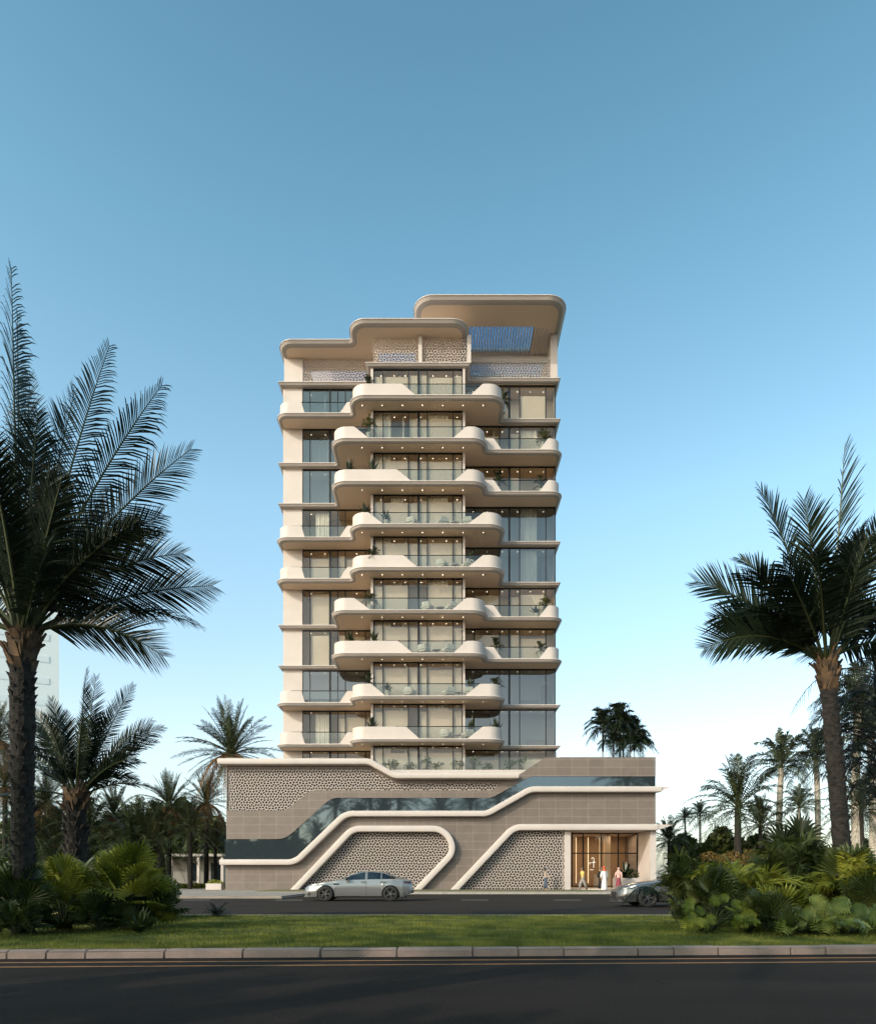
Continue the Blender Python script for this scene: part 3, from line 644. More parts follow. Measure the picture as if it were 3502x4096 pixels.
# ================================================================ GROUND
def struct(mb, name, m, **k): return tag(mb.build(name, m, **k), kind='structure')
def sheet(x0, x1, y0, y1, z): return MB().add([(x0, y0, z), (x1, y0, z), (x1, y1, z), (x0, y1, z)], [(0, 1, 2, 3)])
KL = lambda x: 9.42+0.05*x        # line of the near kerb face
def asphalt(name, base, sx):
    m = bpy.data.materials.new(name); m.use_nodes = True; n = m.node_tree; b = n.nodes['Principled BSDF']; g = n.nodes.new('ShaderNodeNewGeometry')
    def noise(scale, detail, st):
        mp = n.nodes.new('ShaderNodeMapping'); mp.inputs['Scale'].default_value = st; n.links.new(g.outputs['Position'], mp.inputs[0])
        t = n.nodes.new('ShaderNodeTexNoise'); t.inputs['Scale'].default_value = scale; t.inputs['Detail'].default_value = detail; n.links.new(mp.outputs[0], t.inputs['Vector']); return t.outputs[0]
    def rng_(s_, lo, hi, fl=.3, fh=.7):
        r = n.nodes.new('ShaderNodeMapRange'); r.inputs[1].default_value = fl; r.inputs[2].default_value = fh; r.inputs[3].default_value = lo; r.inputs[4].default_value = hi; n.links.new(s_, r.inputs[0]); return r.outputs[0]
    def mul(x, y):
        q = n.nodes.new('ShaderNodeMath'); q.operation = 'MULTIPLY'; n.links.new(x, q.inputs[0]); n.links.new(y, q.inputs[1]); return q.outputs[0]
    fine = rng_(noise(55, 3, (1, 1, 1)), .55, 1.5); blot = rng_(noise(.8, 5, (sx, 1.6, 1)), .8, 1.2); trk = rng_(noise(.55, 2, (.02, 1, 1)), .8, 1.22)
    vo = n.nodes.new('ShaderNodeTexVoronoi'); vo.feature = 'DISTANCE_TO_EDGE'; vo.inputs['Scale'].default_value = .22; mpv = n.nodes.new('ShaderNodeMapping'); mpv.inputs['Scale'].default_value = (.5, 1, 1); n.links.new(g.outputs['Position'], mpv.inputs[0])
    nz = n.nodes.new('ShaderNodeTexNoise'); nz.inputs['Scale'].default_value = 2.2; nz.inputs['Detail'].default_value = 6; n.links.new(g.outputs['Position'], nz.inputs['Vector'])
    ad = n.nodes.new('ShaderNodeVectorMath'); ad.operation = 'MULTIPLY_ADD'; n.links.new(nz.outputs[1], ad.inputs[0]); ad.inputs[1].default_value = (1.2, 1.2, 0); n.links.new(mpv.outputs[0], ad.inputs[2]); n.links.new(ad.outputs[0], vo.inputs['Vector'])
    crack = rng_(vo.outputs[0], .55, 1.0, .0, .006)
    f = mul(mul(fine, blot), mul(trk, crack)); sc_ = n.nodes.new('ShaderNodeVectorMath'); sc_.operation = 'SCALE'; sc_.inputs[0].default_value = base; n.links.new(f, sc_.inputs['Scale']); n.links.new(sc_.outputs[0], b.inputs['Base Color'])
    b.inputs['Roughness'].default_value = .95; b.inputs['Specular IOR Level'].default_value = .12
    bp = n.nodes.new('ShaderNodeBump'); bp.inputs['Strength'].default_value = .5; bp.inputs['Distance'].default_value = .006; n.links.new(noise(70, 3, (1, 1, 1)), bp.inputs['Height']); n.links.new(bp.outputs[0], b.inputs['Normal'])
    return m
M_asph = asphalt('asphalt', (.0150, .0112, .0094), .6)
M_asph2 = asphalt('asphalt_far', (.0235, .0178, .0150), .2)
M_kerb = mat('kerb_stone', (0.25, 0.185, 0.155), 0.8, c2=(0.185, 0.14, 0.12), scale=2.5, bump=0.5, bscale=45)
M_pave = mat('pavement', (0.26, 0.22, 0.19), 0.85, c2=(0.20, 0.17, 0.15), scale=1.2, bump=0.1)
M_soil = mat('soil_grass', (0.05, 0.065, 0.02), 0.95, c2=(0.035, 0.05, 0.015), scale=4, bump=.5, bscale=30)
M_orange = mat('orange_paint', (0.30, 0.13, 0.04), 0.8, c2=(0.20, 0.09, 0.03), scale=5)
M_wpaint = mat('white_paint', (0.34, 0.31, 0.28), 0.8, c2=(0.26, 0.24, 0.22), scale=4)
M_lawn = mat('far_lawn', (0.06, 0.075, 0.02), 0.95, c2=(0.035, 0.05, 0.012), scale=1.5, bump=.4)
struct(sheet(-1500, 1500, -400, 3000, -0.02), 'ground', mat('dry_ground', (0.07, 0.07, 0.035), .95, c2=(0.05, 0.055, 0.025), scale=.05))
struct(MB().add([(-80, -60, 0), (80, -60, 0), (80, KL(80), 0), (-80, KL(-80), 0)], [(0, 1, 2, 3)]), 'near_road', M_asph)
struct(sheet(-160, 160, 18.2, 46.2, 0.0), 'far_road', M_asph2)
mb = MB()
for d in (0.42, 0.86):
    mb.add([(-60, KL(-60)-d-.045, .004), (60, KL(60)-d-.045, .004), (60, KL(60)-d+.045, .004), (-60, KL(-60)-d+.045, .004)], [(0, 1, 2, 3)])
struct(mb, 'road_edge_lines', M_orange)
struct(sheet(-120, 120, 20.1, 20.24, .004), 'far_edge_line', M_wpaint)
mb = MB()
for i in range(-8, 12):
    x = i*4.45+1.0
    mb.add([(x, 33.4, .004), (x+1.3, 33.4, .004), (x+1.3, 33.75, .004), (x, 33.75, .004)], [(0, 1, 2, 3)])
struct(mb, 'lane_dashes', M_wpaint)
# median
mb = MB(); mb.add([(-60, KL(-60)+.2, .075), (60, KL(60)+.2, .075), (60, 18.0, .09), (-60, 18.0, .09)], [(0, 1, 2, 3)])
struct(mb, 'median_soil', M_soil)
struct(MB().box(-100, 100, 18.0, 18.2, 0.002, .1), 'median_far_kerb', M_kerb)
rng = random.Random(5); mb = MB(); x = -22.0
while x < 22:
    l_ = rng.choice((1.02, 1.02, 1.02, .5, .62)); g_ = .012; a, b = x+g_, x+l_-g_; dz = rng.uniform(-.004, .004)
    vs = []
    for q in (a, b):
        k = KL(q)+rng.uniform(-.004, .004); vs += [(q, k, .002), (q, k+.01, .085+dz), (q, k+.045, .112+dz), (q, k+.22, .112+dz), (q, k+.22, .002)]
    mb.add(vs, [(0, 5, 6, 1), (1, 6, 7, 2), (2, 7, 8, 3), (3, 8, 9, 4), (0, 1, 2, 3, 4), (9, 8, 7, 6, 5)]); x += l_
struct(mb, 'near_kerb', M_kerb, bevel=.006)
struct(MB().add([(-23, KL(-23)+.015, .001), (23, KL(23)+.015, .001), (23, KL(23)+.015, .095), (-23, KL(-23)+.015, .095), (-23, KL(-23)+.21, .095), (23, KL(23)+.21, .095)], [(0, 1, 2, 3), (3, 2, 5, 4)]), 'kerb_bedding', mat('mortar', (.10, .08, .07), .9))
# far pavement
struct(MB().box(-160, 160, 45.9, 46.25, .002, .14), 'far_kerb', M_wpaint)
struct(MB().box(-160, 160, 46.251, 58.4, .002, .125), 'far_pavement', M_pave)
struct(MB().box(-13, XX(2400, 50), 49.2, 54.3, .1251, .17), 'verge', mat('verge_grass', (.13, .12, .05), .95, c2=(.09, .085, .035), scale=2, bump=.5))
struct(MB().box(-160, -8.2, 36.2, 45.89, .002, .13), 'pavement_apron', M_pave)
struct(MB().box(-160, XX(896, DP), 58.41, 140, .002, .12), 'left_lawn', M_lawn)
struct(MB().box(XX(2630, DP), 160, 58.41, 140, .002, .12), 'right_lawn', M_lawn)
struct(MB().box(-45, XX(880, DP), 60.5, 62.5, .1201, .135), 'garden_path', M_pave)
# grass blades, counted by nobody: one object
import numpy as np
rs = np.random.RandomState(4)
def grass(n, x0, x1, ylo, yhi, near_bias, h, name='grass'):
    u = rs.rand(n); yy = ylo+(yhi-ylo)*u**near_bias; xx = x0+(x1-x0)*rs.rand(n)
    lim = yy*0.66+5.0; keep = np.abs(xx) < lim; xx, yy = xx[keep], yy[keep]
    keep = yy > 9.66+0.05*xx; xx, yy = xx[keep], yy[keep]; n = len(xx)
    hh = h*(0.55+0.75*rs.rand(n))*(1+.35*np.sin(xx*1.3+yy*.7)*np.sin(yy*2.1)); an = rs.rand(n)*6.283; wd = 0.0042*(yy/9.0)
    ln = rs.rand(n)*0.6; dx = np.cos(an)*wd; dy = np.sin(an)*wd; lx = np.cos(an*3)*ln*hh; ly = np.sin(an*3)*ln*hh
    v = np.zeros((n, 3, 3), np.float32)
    v[:, 0] = np.stack([xx-dx, yy-dy, np.full(n, .07)], 1); v[:, 1] = np.stack([xx+dx, yy+dy, np.full(n, .07)], 1)
    v[:, 2] = np.stack([xx+lx, yy+ly, .08+hh], 1)
    me = bpy.data.meshes.new(name); me.vertices.add(n*3); me.vertices.foreach_set('co', v.ravel())
    me.loops.add(n*3); me.loops.foreach_set('vertex_index', np.arange(n*3, dtype=np.int32))
    me.polygons.add(n); me.polygons.foreach_set('loop_start', np.arange(0, n*3, 3, dtype=np.int32)); me.update(calc_edges=True); me.validate()
    me.materials.append(leafmat('grass_blade', (0.075, 0.10, 0.016), (0.20, 0.205, 0.035), 1.5, 0.3, .6))
    o = bpy.data.objects.new(name, me); col.objects.link(o)
    return tag(o, 'short mown green grass covering the median between kerb and far road', 'grass', kind='stuff')
grass(520000, -18, 18, 9.0, 18.05, 1.5, .05)
# ================================================================ PLANTS
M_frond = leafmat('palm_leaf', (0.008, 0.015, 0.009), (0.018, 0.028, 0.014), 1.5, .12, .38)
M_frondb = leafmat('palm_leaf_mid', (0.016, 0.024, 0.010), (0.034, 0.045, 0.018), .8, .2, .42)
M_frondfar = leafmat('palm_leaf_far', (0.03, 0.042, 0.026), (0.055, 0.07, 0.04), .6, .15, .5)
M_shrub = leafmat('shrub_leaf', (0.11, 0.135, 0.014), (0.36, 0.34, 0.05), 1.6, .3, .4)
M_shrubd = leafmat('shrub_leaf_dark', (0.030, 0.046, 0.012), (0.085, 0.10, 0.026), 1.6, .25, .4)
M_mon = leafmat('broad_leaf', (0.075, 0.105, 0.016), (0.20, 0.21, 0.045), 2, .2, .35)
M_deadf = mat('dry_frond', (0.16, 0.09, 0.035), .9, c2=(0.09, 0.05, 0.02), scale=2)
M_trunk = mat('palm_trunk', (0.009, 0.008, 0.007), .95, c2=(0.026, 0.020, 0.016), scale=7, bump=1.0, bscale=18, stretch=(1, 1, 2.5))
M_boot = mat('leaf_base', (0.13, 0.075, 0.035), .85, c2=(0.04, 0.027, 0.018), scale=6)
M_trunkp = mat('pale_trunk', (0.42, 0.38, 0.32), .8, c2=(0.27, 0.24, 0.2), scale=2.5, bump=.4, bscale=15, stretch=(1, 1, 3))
M_stem = mat('leaf_stem', (0.05, 0.06, 0.02), .6)
def frond(mb, st, pts, ln, n=46, wid=.028, start=.14, roll=0., vee=.35, droop=.25, rng=random, thick=.02, fwd=.75, ragged=.1):
    """feather leaf along bezier pts: leaflets go to mb, the rachis to st"""
    k = len(pts)-1
    st.tube(pts, [thick*(1-.85*i/k) for i in range(k+1)], 4, cap=False)
    def at(t):
        u = t*k; i = min(int(u), k-1); return pts[i].lerp(pts[i+1], u-i), (pts[i+1]-pts[i]).normalized()
    up0 = Vector((0, 0, 1)); G = Vector((0, 0, -1))
    for i in range(n):
        t = start+(1-start)*(i+.5)/n; p, T = at(t)
        S = T.cross(up0)
        if S.length < .15: S = T.cross(Vector((0.3, 1, 0)))
        S.normalize(); N = S.cross(T).normalized()
        c, s_ = math.cos(roll), math.sin(roll); S, N = S*c+N*s_, N*c-S*s_
        tt = (t-start)/(1-start)
        l = ln*(0.35+0.65*math.sin(math.pi*min(1, .18+tt*.62)))*(1-.55*max(0, tt-.75)/.25)
        for sg in (-1, 1):
            if rng.random() < ragged*.4: continue
            f = fwd+1.1*tt**3+rng.uniform(-.12, .12)
            d = (S*sg+T*f+N*(vee+rng.uniform(-.15, .15))).normalized(); L_ = l*rng.uniform(.85, 1.1)
            w_ = wid*(1 if tt < .8 else .7); q = T*w_
            q = (q+N*rng.uniform(-.3, .3)*w_).normalized()*w_*.5
            dr_ = droop*(.6+rng.uniform(-.2, .3)); m_ = p+d*L_*.38+G*L_*dr_*.14; m2 = p+d*L_*.72+G*L_*dr_*.5; e = p+d*L_*(.98-.1*droop)+G*L_*dr_
            mb.add([p-q*.8, p+q*.8, m_+q, m_-q, m2+q*.62, m2-q*.62, e], [(0, 1, 2, 3), (3, 2, 4, 5), (5, 4, 6)])
def trunk(mb, base, top, r0, r1, n=14, seg=24, rough=.04, rng=random, lean=0):
    base = Vector(base); top = Vector(top); pts = []; rad = []
    for i in range(seg+1):
        t = i/seg; p = base.lerp(top, t); p.x += lean*math.sin(math.pi*t); pts.append(p); rad.append((r0+(r1-r0)*t)*(1+rng.uniform(-rough, rough))*(1.25 if t < .03 else 1))
    mb.tube(pts, rad, n); return pts, rad
def boots(mb, pts, rad, t0, t1, n, size, out, rng):
    """broken-off leaf bases spiralling up the trunk"""
    k = len(pts)-1
    for i in range(n):
        t = t0+(t1-t0)*i/n; u = t*k; j = min(int(u), k-1); p = pts[j].lerp(pts[j+1], u-j); r = rad[j]*.95
        a = i*2.39996+rng.uniform(-.15, .15); d = Vector((math.cos(a), math.sin(a), 0)); s_ = Vector((-math.sin(a), math.cos(a), 0))
        w_ = size*rng.uniform(.7, 1.2); h = size*rng.uniform(.9, 1.6); o = out*rng.uniform(.4, 1.3)
        b = p+d*r*.9; e = b+d*o+Vector((0, 0, h))
        mb.add([b-s_*w_*.6-Vector((0, 0, h*.4)), b+s_*w_*.6-Vector((0, 0, h*.4)), e+s_*w_*.32, e-s_*w_*.32, b+Vector((0, 0, h*.7))-s_*w_*.4, b+Vector((0, 0, h*.7))+s_*w_*.4], [(0, 1, 2, 3), (3, 2, 5, 4), (0, 3, 4), (1, 5, 2)])
def hero_palm(label, base, top, r0, r1, tips, ln, extra, seed, bulge=.22, bt=.55, group=None, name='date_palm', skirt=6, thick=.035, mleaf=None, nl=56, wid=.034, flen=3.6, bo=.11, elo=-12, fwd=.85):
    rng = random.Random(seed); base = Vector(base); top = Vector(top)
    t = empty(name, base, label, 'palm tree', group)
    tk = MB(); o0 = Vector((0, 0, 0)); tp = top-base
    pts, rad = trunk(tk, o0, tp, r0, r1, rng=rng)
    boots(tk, pts, rad, .02, .93, int(190*tp.z/4), .10*r0/.2, bo, rng); tk.build('trunk', M_trunk, t)
    bm_ = MB(); boots(bm_, pts, rad, .88, 1.0, 46, .16, .10, rng)
    for i in range(26):
        a = rng.uniform(0, 6.28); d = Vector((math.cos(a), math.sin(a), 0)); h0 = tp+Vector((0, 0, rng.uniform(-.5, .1)))+d*r1*.8
        bm_.tube([h0, h0+d*rng.uniform(.1, .25)+Vector((0, 0, rng.uniform(.15, .4)))], [.045, .02], 4)
    bm_.build('leaf_bases', M_boot, t)
    lf = MB(); st = MB()
    for tip in tips:
        tip, dd, roll, dr = Vector(tip[0]), tip[1], tip[2], tip[3]
        e = tip-base; s0 = tp+Vector((rng.uniform(-.08, .08), rng.uniform(-.08, .08), 0)); ch = (e-s0); Ln = ch.length
        c = s0+ch*.48+Vector((0, 0, 1))*Ln*dd
        frond(lf, st, bez(s0, c, e, 14), ln, nl, wid, .17, roll, .3, dr, rng, thick, fwd)
    for i in range(extra):
        a = i*2.39996+seed; el = R(rng.uniform(elo, 82)); Ln = flen*rng.uniform(.8, 1.05)
        d = Vector((math.cos(a)*math.cos(el), math.sin(a)*math.cos(el), math.sin(el))); s0 = tp+Vector((math.cos(a), math.sin(a), 0))*.1
        e = s0+d*Ln+Vector((0, 0, -1))*Ln*.18*math.cos(el); c = s0+d*Ln*.5+Vector((0, 0, 1))*Ln*.16
        frond(lf, st, bez(s0, c, e, 12), ln*.9, nl-8, wid, .17, rng.uniform(-.9, .9), .3, rng.uniform(.1, .5), rng, thick, fwd)
    lf.build('crown', mleaf or M_frond, t); st.build('leaf_stalks', M_stem, t)
    return t
# --- big palm at the left
D = 12.0
tl = [((45, 1070), .03, 1.45, .55, -.2), ((70, 1260), .05, 1.2, .6, .4), ((438, 1382), .10, .9, .45, .3), ((648, 1540), .12, .6, .6, -.3), ((765, 1795), .12, 1.1, .2, .3), ((735, 2215), .22, 1.1, .3, -.4), ((850, 2343), .12, 1.2, .2, .2), ((652, 2625), .28, 1.3, .15, -.1), ((640, 2060), .16, .9, .3, .5),
      ((300, 1560), .05, 1.3, .2, .9), ((250, 1900), .05, .7, .3, -1.2), ((560, 2080), .15, 1., .3, -1.0), ((-250, 1250), .08, 1., .4, .2), ((-420, 1700), .12, .7, .4, -.3), ((-560, 2150), .2, .6, .4, .3), ((-480, 2560), .25, .3, .4, -.2), ((120, 1500), .03, .3, .3, 1.4), ((-60, 1750), .03, .3, .3, -1.2), ((430, 1980), .1, .9, .4, 1.3), ((200, 2150), .1, -.9, .4, -1.8)]
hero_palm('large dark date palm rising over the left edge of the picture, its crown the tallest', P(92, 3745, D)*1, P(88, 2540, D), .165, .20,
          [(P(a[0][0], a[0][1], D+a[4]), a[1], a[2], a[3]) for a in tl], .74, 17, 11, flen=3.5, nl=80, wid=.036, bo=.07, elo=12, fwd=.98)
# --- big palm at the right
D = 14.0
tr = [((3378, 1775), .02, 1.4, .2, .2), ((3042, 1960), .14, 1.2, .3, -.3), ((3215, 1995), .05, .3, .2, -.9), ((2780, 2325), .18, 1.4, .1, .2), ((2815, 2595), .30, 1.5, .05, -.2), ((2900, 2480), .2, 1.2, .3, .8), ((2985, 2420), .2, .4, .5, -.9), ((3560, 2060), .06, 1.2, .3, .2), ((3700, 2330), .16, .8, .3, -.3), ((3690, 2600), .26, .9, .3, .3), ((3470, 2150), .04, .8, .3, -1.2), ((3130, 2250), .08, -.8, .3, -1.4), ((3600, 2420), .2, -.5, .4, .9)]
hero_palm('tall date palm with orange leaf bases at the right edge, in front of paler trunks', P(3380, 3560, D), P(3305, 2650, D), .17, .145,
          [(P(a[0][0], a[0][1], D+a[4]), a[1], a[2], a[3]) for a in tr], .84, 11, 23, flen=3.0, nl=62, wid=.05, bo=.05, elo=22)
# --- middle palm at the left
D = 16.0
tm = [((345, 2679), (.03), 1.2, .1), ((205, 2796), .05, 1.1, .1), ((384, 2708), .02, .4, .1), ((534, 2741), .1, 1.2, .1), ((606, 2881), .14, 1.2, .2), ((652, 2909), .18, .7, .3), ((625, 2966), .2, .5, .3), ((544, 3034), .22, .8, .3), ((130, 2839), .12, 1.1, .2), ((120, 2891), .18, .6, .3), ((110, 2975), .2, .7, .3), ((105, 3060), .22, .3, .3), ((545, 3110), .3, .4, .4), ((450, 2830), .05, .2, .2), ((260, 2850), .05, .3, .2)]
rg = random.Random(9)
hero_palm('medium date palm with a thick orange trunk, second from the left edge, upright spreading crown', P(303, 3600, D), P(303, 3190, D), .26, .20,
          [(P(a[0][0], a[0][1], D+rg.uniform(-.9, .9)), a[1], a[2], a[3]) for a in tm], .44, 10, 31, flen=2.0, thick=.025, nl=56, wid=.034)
# --- generic palms
def generic_palm(name, h, r, nf, fl, seed, lo=-35, mleaf=None, mtr=None, dead=0, leaf=.45, nl=30, wid=.05, droop=.5, arch=.2, vee=.25, boot=False):
    rng = random.Random(seed); t = empty(name, (0, 0, 0), None, 'palm tree')
    tk = MB(); pts, rad = trunk(tk, (0, 0, 0), (0, 0, h), r*1.1, r*.85, n=10, seg=14, rng=rng, lean=rng.uniform(-.15, .15))
    if boot: boots(tk, pts, rad, .05, 1, 120, .12, .07, rng)
    tk.build('trunk', mtr or M_trunk, t)
    lf = MB(); st = MB(); s0 = Vector((0, 0, h))
    for i in range(nf):
        q = i/nf; a = i*2.39996+rng.uniform(-.2, .2); el = R(lo+(86-lo)*q**.8+rng.uniform(-6, 6)); Ln = fl*rng.uniform(.8, 1.08)
        d = Vector((math.cos(a)*math.cos(el), math.sin(a)*math.cos(el), math.sin(el)))
        e = s0+d*Ln+Vector((0, 0, -1))*Ln*arch*1.3*math.cos(el); c = s0+d*Ln*.5+Vector((0, 0, 1))*Ln*arch
        frond(lf, st, bez(s0, c, e, 8), leaf*rng.uniform(.9, 1.1), nl, wid, .15, rng.uniform(-.6, .6), vee, droop*rng.uniform(.6, 1.3), rng, r*.14)
    lf.build('crown', mleaf or M_frondb, t); st.build('leaf_stalks', M_stem, t)
    if dead:
        df = MB(); ds = MB()
        for i in range(dead):
            a = i*2.39996; Ln = fl*rng.uniform(.6, 1.15); d = Vector((math.cos(a), math.sin(a), 0)); e = s0+d*Ln*rng.uniform(.35, .75)+Vector((0, 0, -Ln*.9)); c = s0+d*Ln*.5
            frond(df, ds, bez(s0, c, e, 6), leaf*.7, nl//2, wid, .2, 0, .0, .9, rng, r*.12)
        df.build('dry_fronds', M_deadf, t); ds.build('dry_stalks', M_deadf, t)
    return t
def put(proto, px, base_D, crown_py, h, label, rz=0, group=None, s=1., zoff=0.0):
    """stand a palm so that its crown is at crown_py in the photograph; trunk height follows from the distance"""
    zc = ZZ(crown_py, base_D); k = zc/h
    o = place(proto, USED, (XX(px, base_D), base_D, zoff), label, group, rz, (s, s, 1.0))
    o.scale = (s, s, s)
    # sink or raise the root so the crown sits at its height; trunks run on below ground level
    o.location.z = zc-h*s
    return o
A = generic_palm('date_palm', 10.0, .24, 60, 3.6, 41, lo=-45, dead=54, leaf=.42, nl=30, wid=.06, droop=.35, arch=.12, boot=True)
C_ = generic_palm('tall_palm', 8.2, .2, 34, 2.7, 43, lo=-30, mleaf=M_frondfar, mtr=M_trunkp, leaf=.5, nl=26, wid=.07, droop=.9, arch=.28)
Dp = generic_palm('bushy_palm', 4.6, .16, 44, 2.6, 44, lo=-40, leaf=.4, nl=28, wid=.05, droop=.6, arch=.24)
put(A, 925, 62, 3018, 10.0, 'tall date palm with hanging dry fronds, directly behind the left corner of the podium', 0, s=1.38)
GL = 'palms of the garden left of the tower'
put(A, 186, 60, 3215, 10.0, 'pale date palm standing between the two dark trunks at the far left', 1.0, GL, 0.80)
put(A, 456, 62, 3262, 10.0, 'bushy date palm just right of the thick orange trunk', 2.1, GL, 0.84)
put(A, 678, 61, 3225, 10.0, 'date palm with a round crown midway between the orange trunk and the podium', .4, GL, 0.88)
put(A, 824, 66, 3215, 10.0, 'date palm nearest to the podium wall, under the hanging dry fronds', 3.3, GL, 0.90)
put(A, -15, 60, 2960, 10.0, 'date palm cut off by the left edge, upper of the two behind the big trunk', .9, GL, 1.05)
put(A, 20, 63, 3150, 10.0, 'date palm cut off by the left edge, lower of the two behind the big trunk', 5.2, GL, 0.95)
put(Dp, 560, 60, 3340, 4.6, 'low dark palm in the gap behind the bushy left palms', 2, GL, 1.38)
put(Dp, 760, 60, 3330, 4.6, 'low dark palm in front of the villa with the porch', 4, GL, 1.24)
put(Dp, 350, 60, 3330, 4.6, 'low dark palm seen past the orange trunk', 1, GL, 1.64)
put(Dp, 130, 60, 3350, 4.6, 'low dark palm seen past the big left trunk', 5, GL, 1.80)
put(Dp, 520, 60, 3400, 4.6, 'low dark palm directly behind the yellow green fan palm', 2.5, GL, 1.70)
put(Dp, 640, 60, 3375, 4.6, 'low dark palm at the right end of the left-hand bushes, behind them', .5, GL, 1.59)
put(Dp, 225, 60, 3400, 4.6, 'low dark palm between the two thick left trunks', 4.4, GL, 1.70)
put(Dp, 860, 66, 3390, 4.6, 'low dark palm against the left wall of the podium', 3.4, GL, 1.0)
GR = 'palms of the garden right of the tower'
put(C_, 3123, 63, 3075, 8.2, 'tall palm with a pale smooth trunk, the highest crown left of the right-hand date palm', 0, GR, 1.42)
put(C_, 3262, 62, 3040, 8.2, 'pale trunked palm whose crown touches the right-hand date palm trunk', 2.0, GR, 1.28)
put(C_, 3480, 60, 2960, 8.2, 'thick pale trunk with drooping crown at the right edge', 3.0, GR, 1.88)
put(C_, 3430, 60, 2850, 8.2, 'tallest pale trunk just right of the right-hand date palm', 5.0, GR, 1.78)
put(Dp, 2950, 60, 3235, 4.6, 'dark full crowned palm above the hedge right of the podium', 1.0, GR, 1.94)
put(C_, 2799, 70, 3265, 8.2, 'small distant palm with an orange lit trunk right of the podium', 1.2, GR, .66)
put(C_, 2738, 75, 3280, 8.2, 'small distant palm, second to the right of the podium canopy', 4.0, GR, .55)
put(Dp, 2674, 60, 3375, 4.6, 'low palm against the right end of the podium', 3.0, GR, 1.0)
put(C_, 3195, 60, 3235, 8.2, 'distant palm low between the two pale trunks', .4, GR, 0.83)
put(Dp, 3040, 60, 3310, 4.6, 'low dark palm behind the hedge under the tall pale trunk', .4, GR, 1.2)
put(Dp, 3440, 60, 3250, 4.6, 'dark palm low at the right edge behind the areca leaves', 2.4, GR, 1.70)
# drooping dark tree at the right edge
def weeping(label, base, h, rad, seed, n=150):
    rng = random.Random(seed); t = empty('weeping_tree', base, label, 'tree'); tk = MB(); trunk(tk, (0, 0, 0), (0, 0, h), .16, .07, n=8, rng=rng, lean=.3)
    lf = MB(); br = MB()
    for i in range(n):
        a = rng.uniform(0, 6.28); z0 = h*rng.uniform(.45, 1.0); Ln = rad*rng.uniform(.4, 1.0); d = Vector((math.cos(a), math.sin(a), 0))
        s0 = Vector((0, 0, z0)); c = s0+d*Ln*.6+Vector((0, 0, rad*rng.uniform(.2, .5))); e = s0+d*Ln+Vector((0, 0, -rad*rng.uniform(-.1, .65)))
        frond(lf, br, bez(s0, c, e, 8), .30, 26, .018, .25, rng.uniform(-.5, .5), -.1, .8, rng, .018, ragged=.5)
    tk.build('trunk', M_trunk, t); lf.build('foliage', M_frond, t); br.build('branches', M_trunk, t)
    return t
weeping('wispy dark drooping tree filling the right edge behind the date palm trunk', (XX(3500, 17.0), 17.0, .07), ZZ(2640, 17), 2.0, 71)
# --- clumps of leaves for hedges and distant trees
def leafcloud(mb, c, rx, ry, rz_, n, s, rng):
    for i in range(n):
        while True:
            p = Vector((rng.uniform(-1, 1), rng.uniform(-1, 1), rng.uniform(-1, 1)))
            if .25 < p.length < 1: break
        p = Vector((p.x*rx, p.y*ry, p.z*rz_))+c
        a = Vector((rng.gauss(0, 1), rng.gauss(0, 1), rng.gauss(0, 1))).normalized()*s*rng.uniform(.6, 1.3); b = a.cross(Vector((rng.gauss(0, 1), rng.gauss(0, 1), rng.gauss(0, 1)))).normalized()*s*.45
        mb.add([p-a, p+b, p+a, p-b], [(0, 1, 2, 3)])
def hedge(name, label, x0, x1, y, z1, seed, n=2600, s=.16, m=None, cat='hedge', group=None, dy=1.2):
    rng = random.Random(seed); mb = MB(); k = max(2, int((x1-x0)/1.6)); t = empty(name, ((x0+x1)/2, y, 0), label, cat, group)
    for i in range(k):
        h = z1*rng.uniform(.75, 1.1); X_ = x0+(x1-x0)*(i+.5)/k-(x0+x1)/2; leafcloud(mb, Vector((X_, rng.uniform(-.4, .4), h*.55)), (x1-x0)/k*.8, dy, h*.5, n//k, s, rng); leafcloud(mb, Vector((X_, 0, h*.22)), (x1-x0)/k*.8, dy, h*.25, n//k//2, s, rng)
    mb.build('foliage', m or M_shrubd, t)
    st = MB()
    for i in range(k*2): x = x0+(x1-x0)*(i+.5)/(k*2)-(x0+x1)/2; st.tube([(x, 0, 0), (x+.1, 0, z1*.6)], .04, 5)
    st.build('stems', M_trunk, t); return t
hedge('tree_belt', 'dark hedge of dense trees behind the right garden, beneath the palms', XX(2700, 66), XX(3060, 66), 66, ZZ(3340, 66), 5, 12000, .40, M_shrubd, 'trees', dy=2)
hedge('tree_belt', 'dark trees behind the right garden at the far right edge', XX(3040, 68), XX(3560, 68), 68, ZZ(3360, 68), 6, 12000, .36, M_shrubd, 'trees', dy=2)
hedge('tree_belt', 'dark line of distant trees behind the left garden villa', XX(-60, 95), XX(900, 95), 95, ZZ(3290, 95), 7, 26000, .7, M_shrubd, 'trees', dy=3)
hedge('tree_belt', 'dark dense trees standing directly behind the villa roof', XX(330, 98), XX(890, 98), 98, ZZ(3225, 98), 31, 16000, .75, M_shrubd, 'trees', dy=2.5)
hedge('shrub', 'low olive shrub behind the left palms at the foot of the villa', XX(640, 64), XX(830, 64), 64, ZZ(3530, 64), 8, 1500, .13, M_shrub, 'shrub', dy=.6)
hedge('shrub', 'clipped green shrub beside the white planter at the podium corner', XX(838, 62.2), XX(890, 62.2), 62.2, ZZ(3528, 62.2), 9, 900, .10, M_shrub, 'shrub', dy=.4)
hedge('shrub', 'dark shrub between the left palm trunks', XX(0, 62), XX(400, 62), 62, ZZ(3430, 62), 10, 9000, .22, M_shrubd, 'shrub', dy=1)
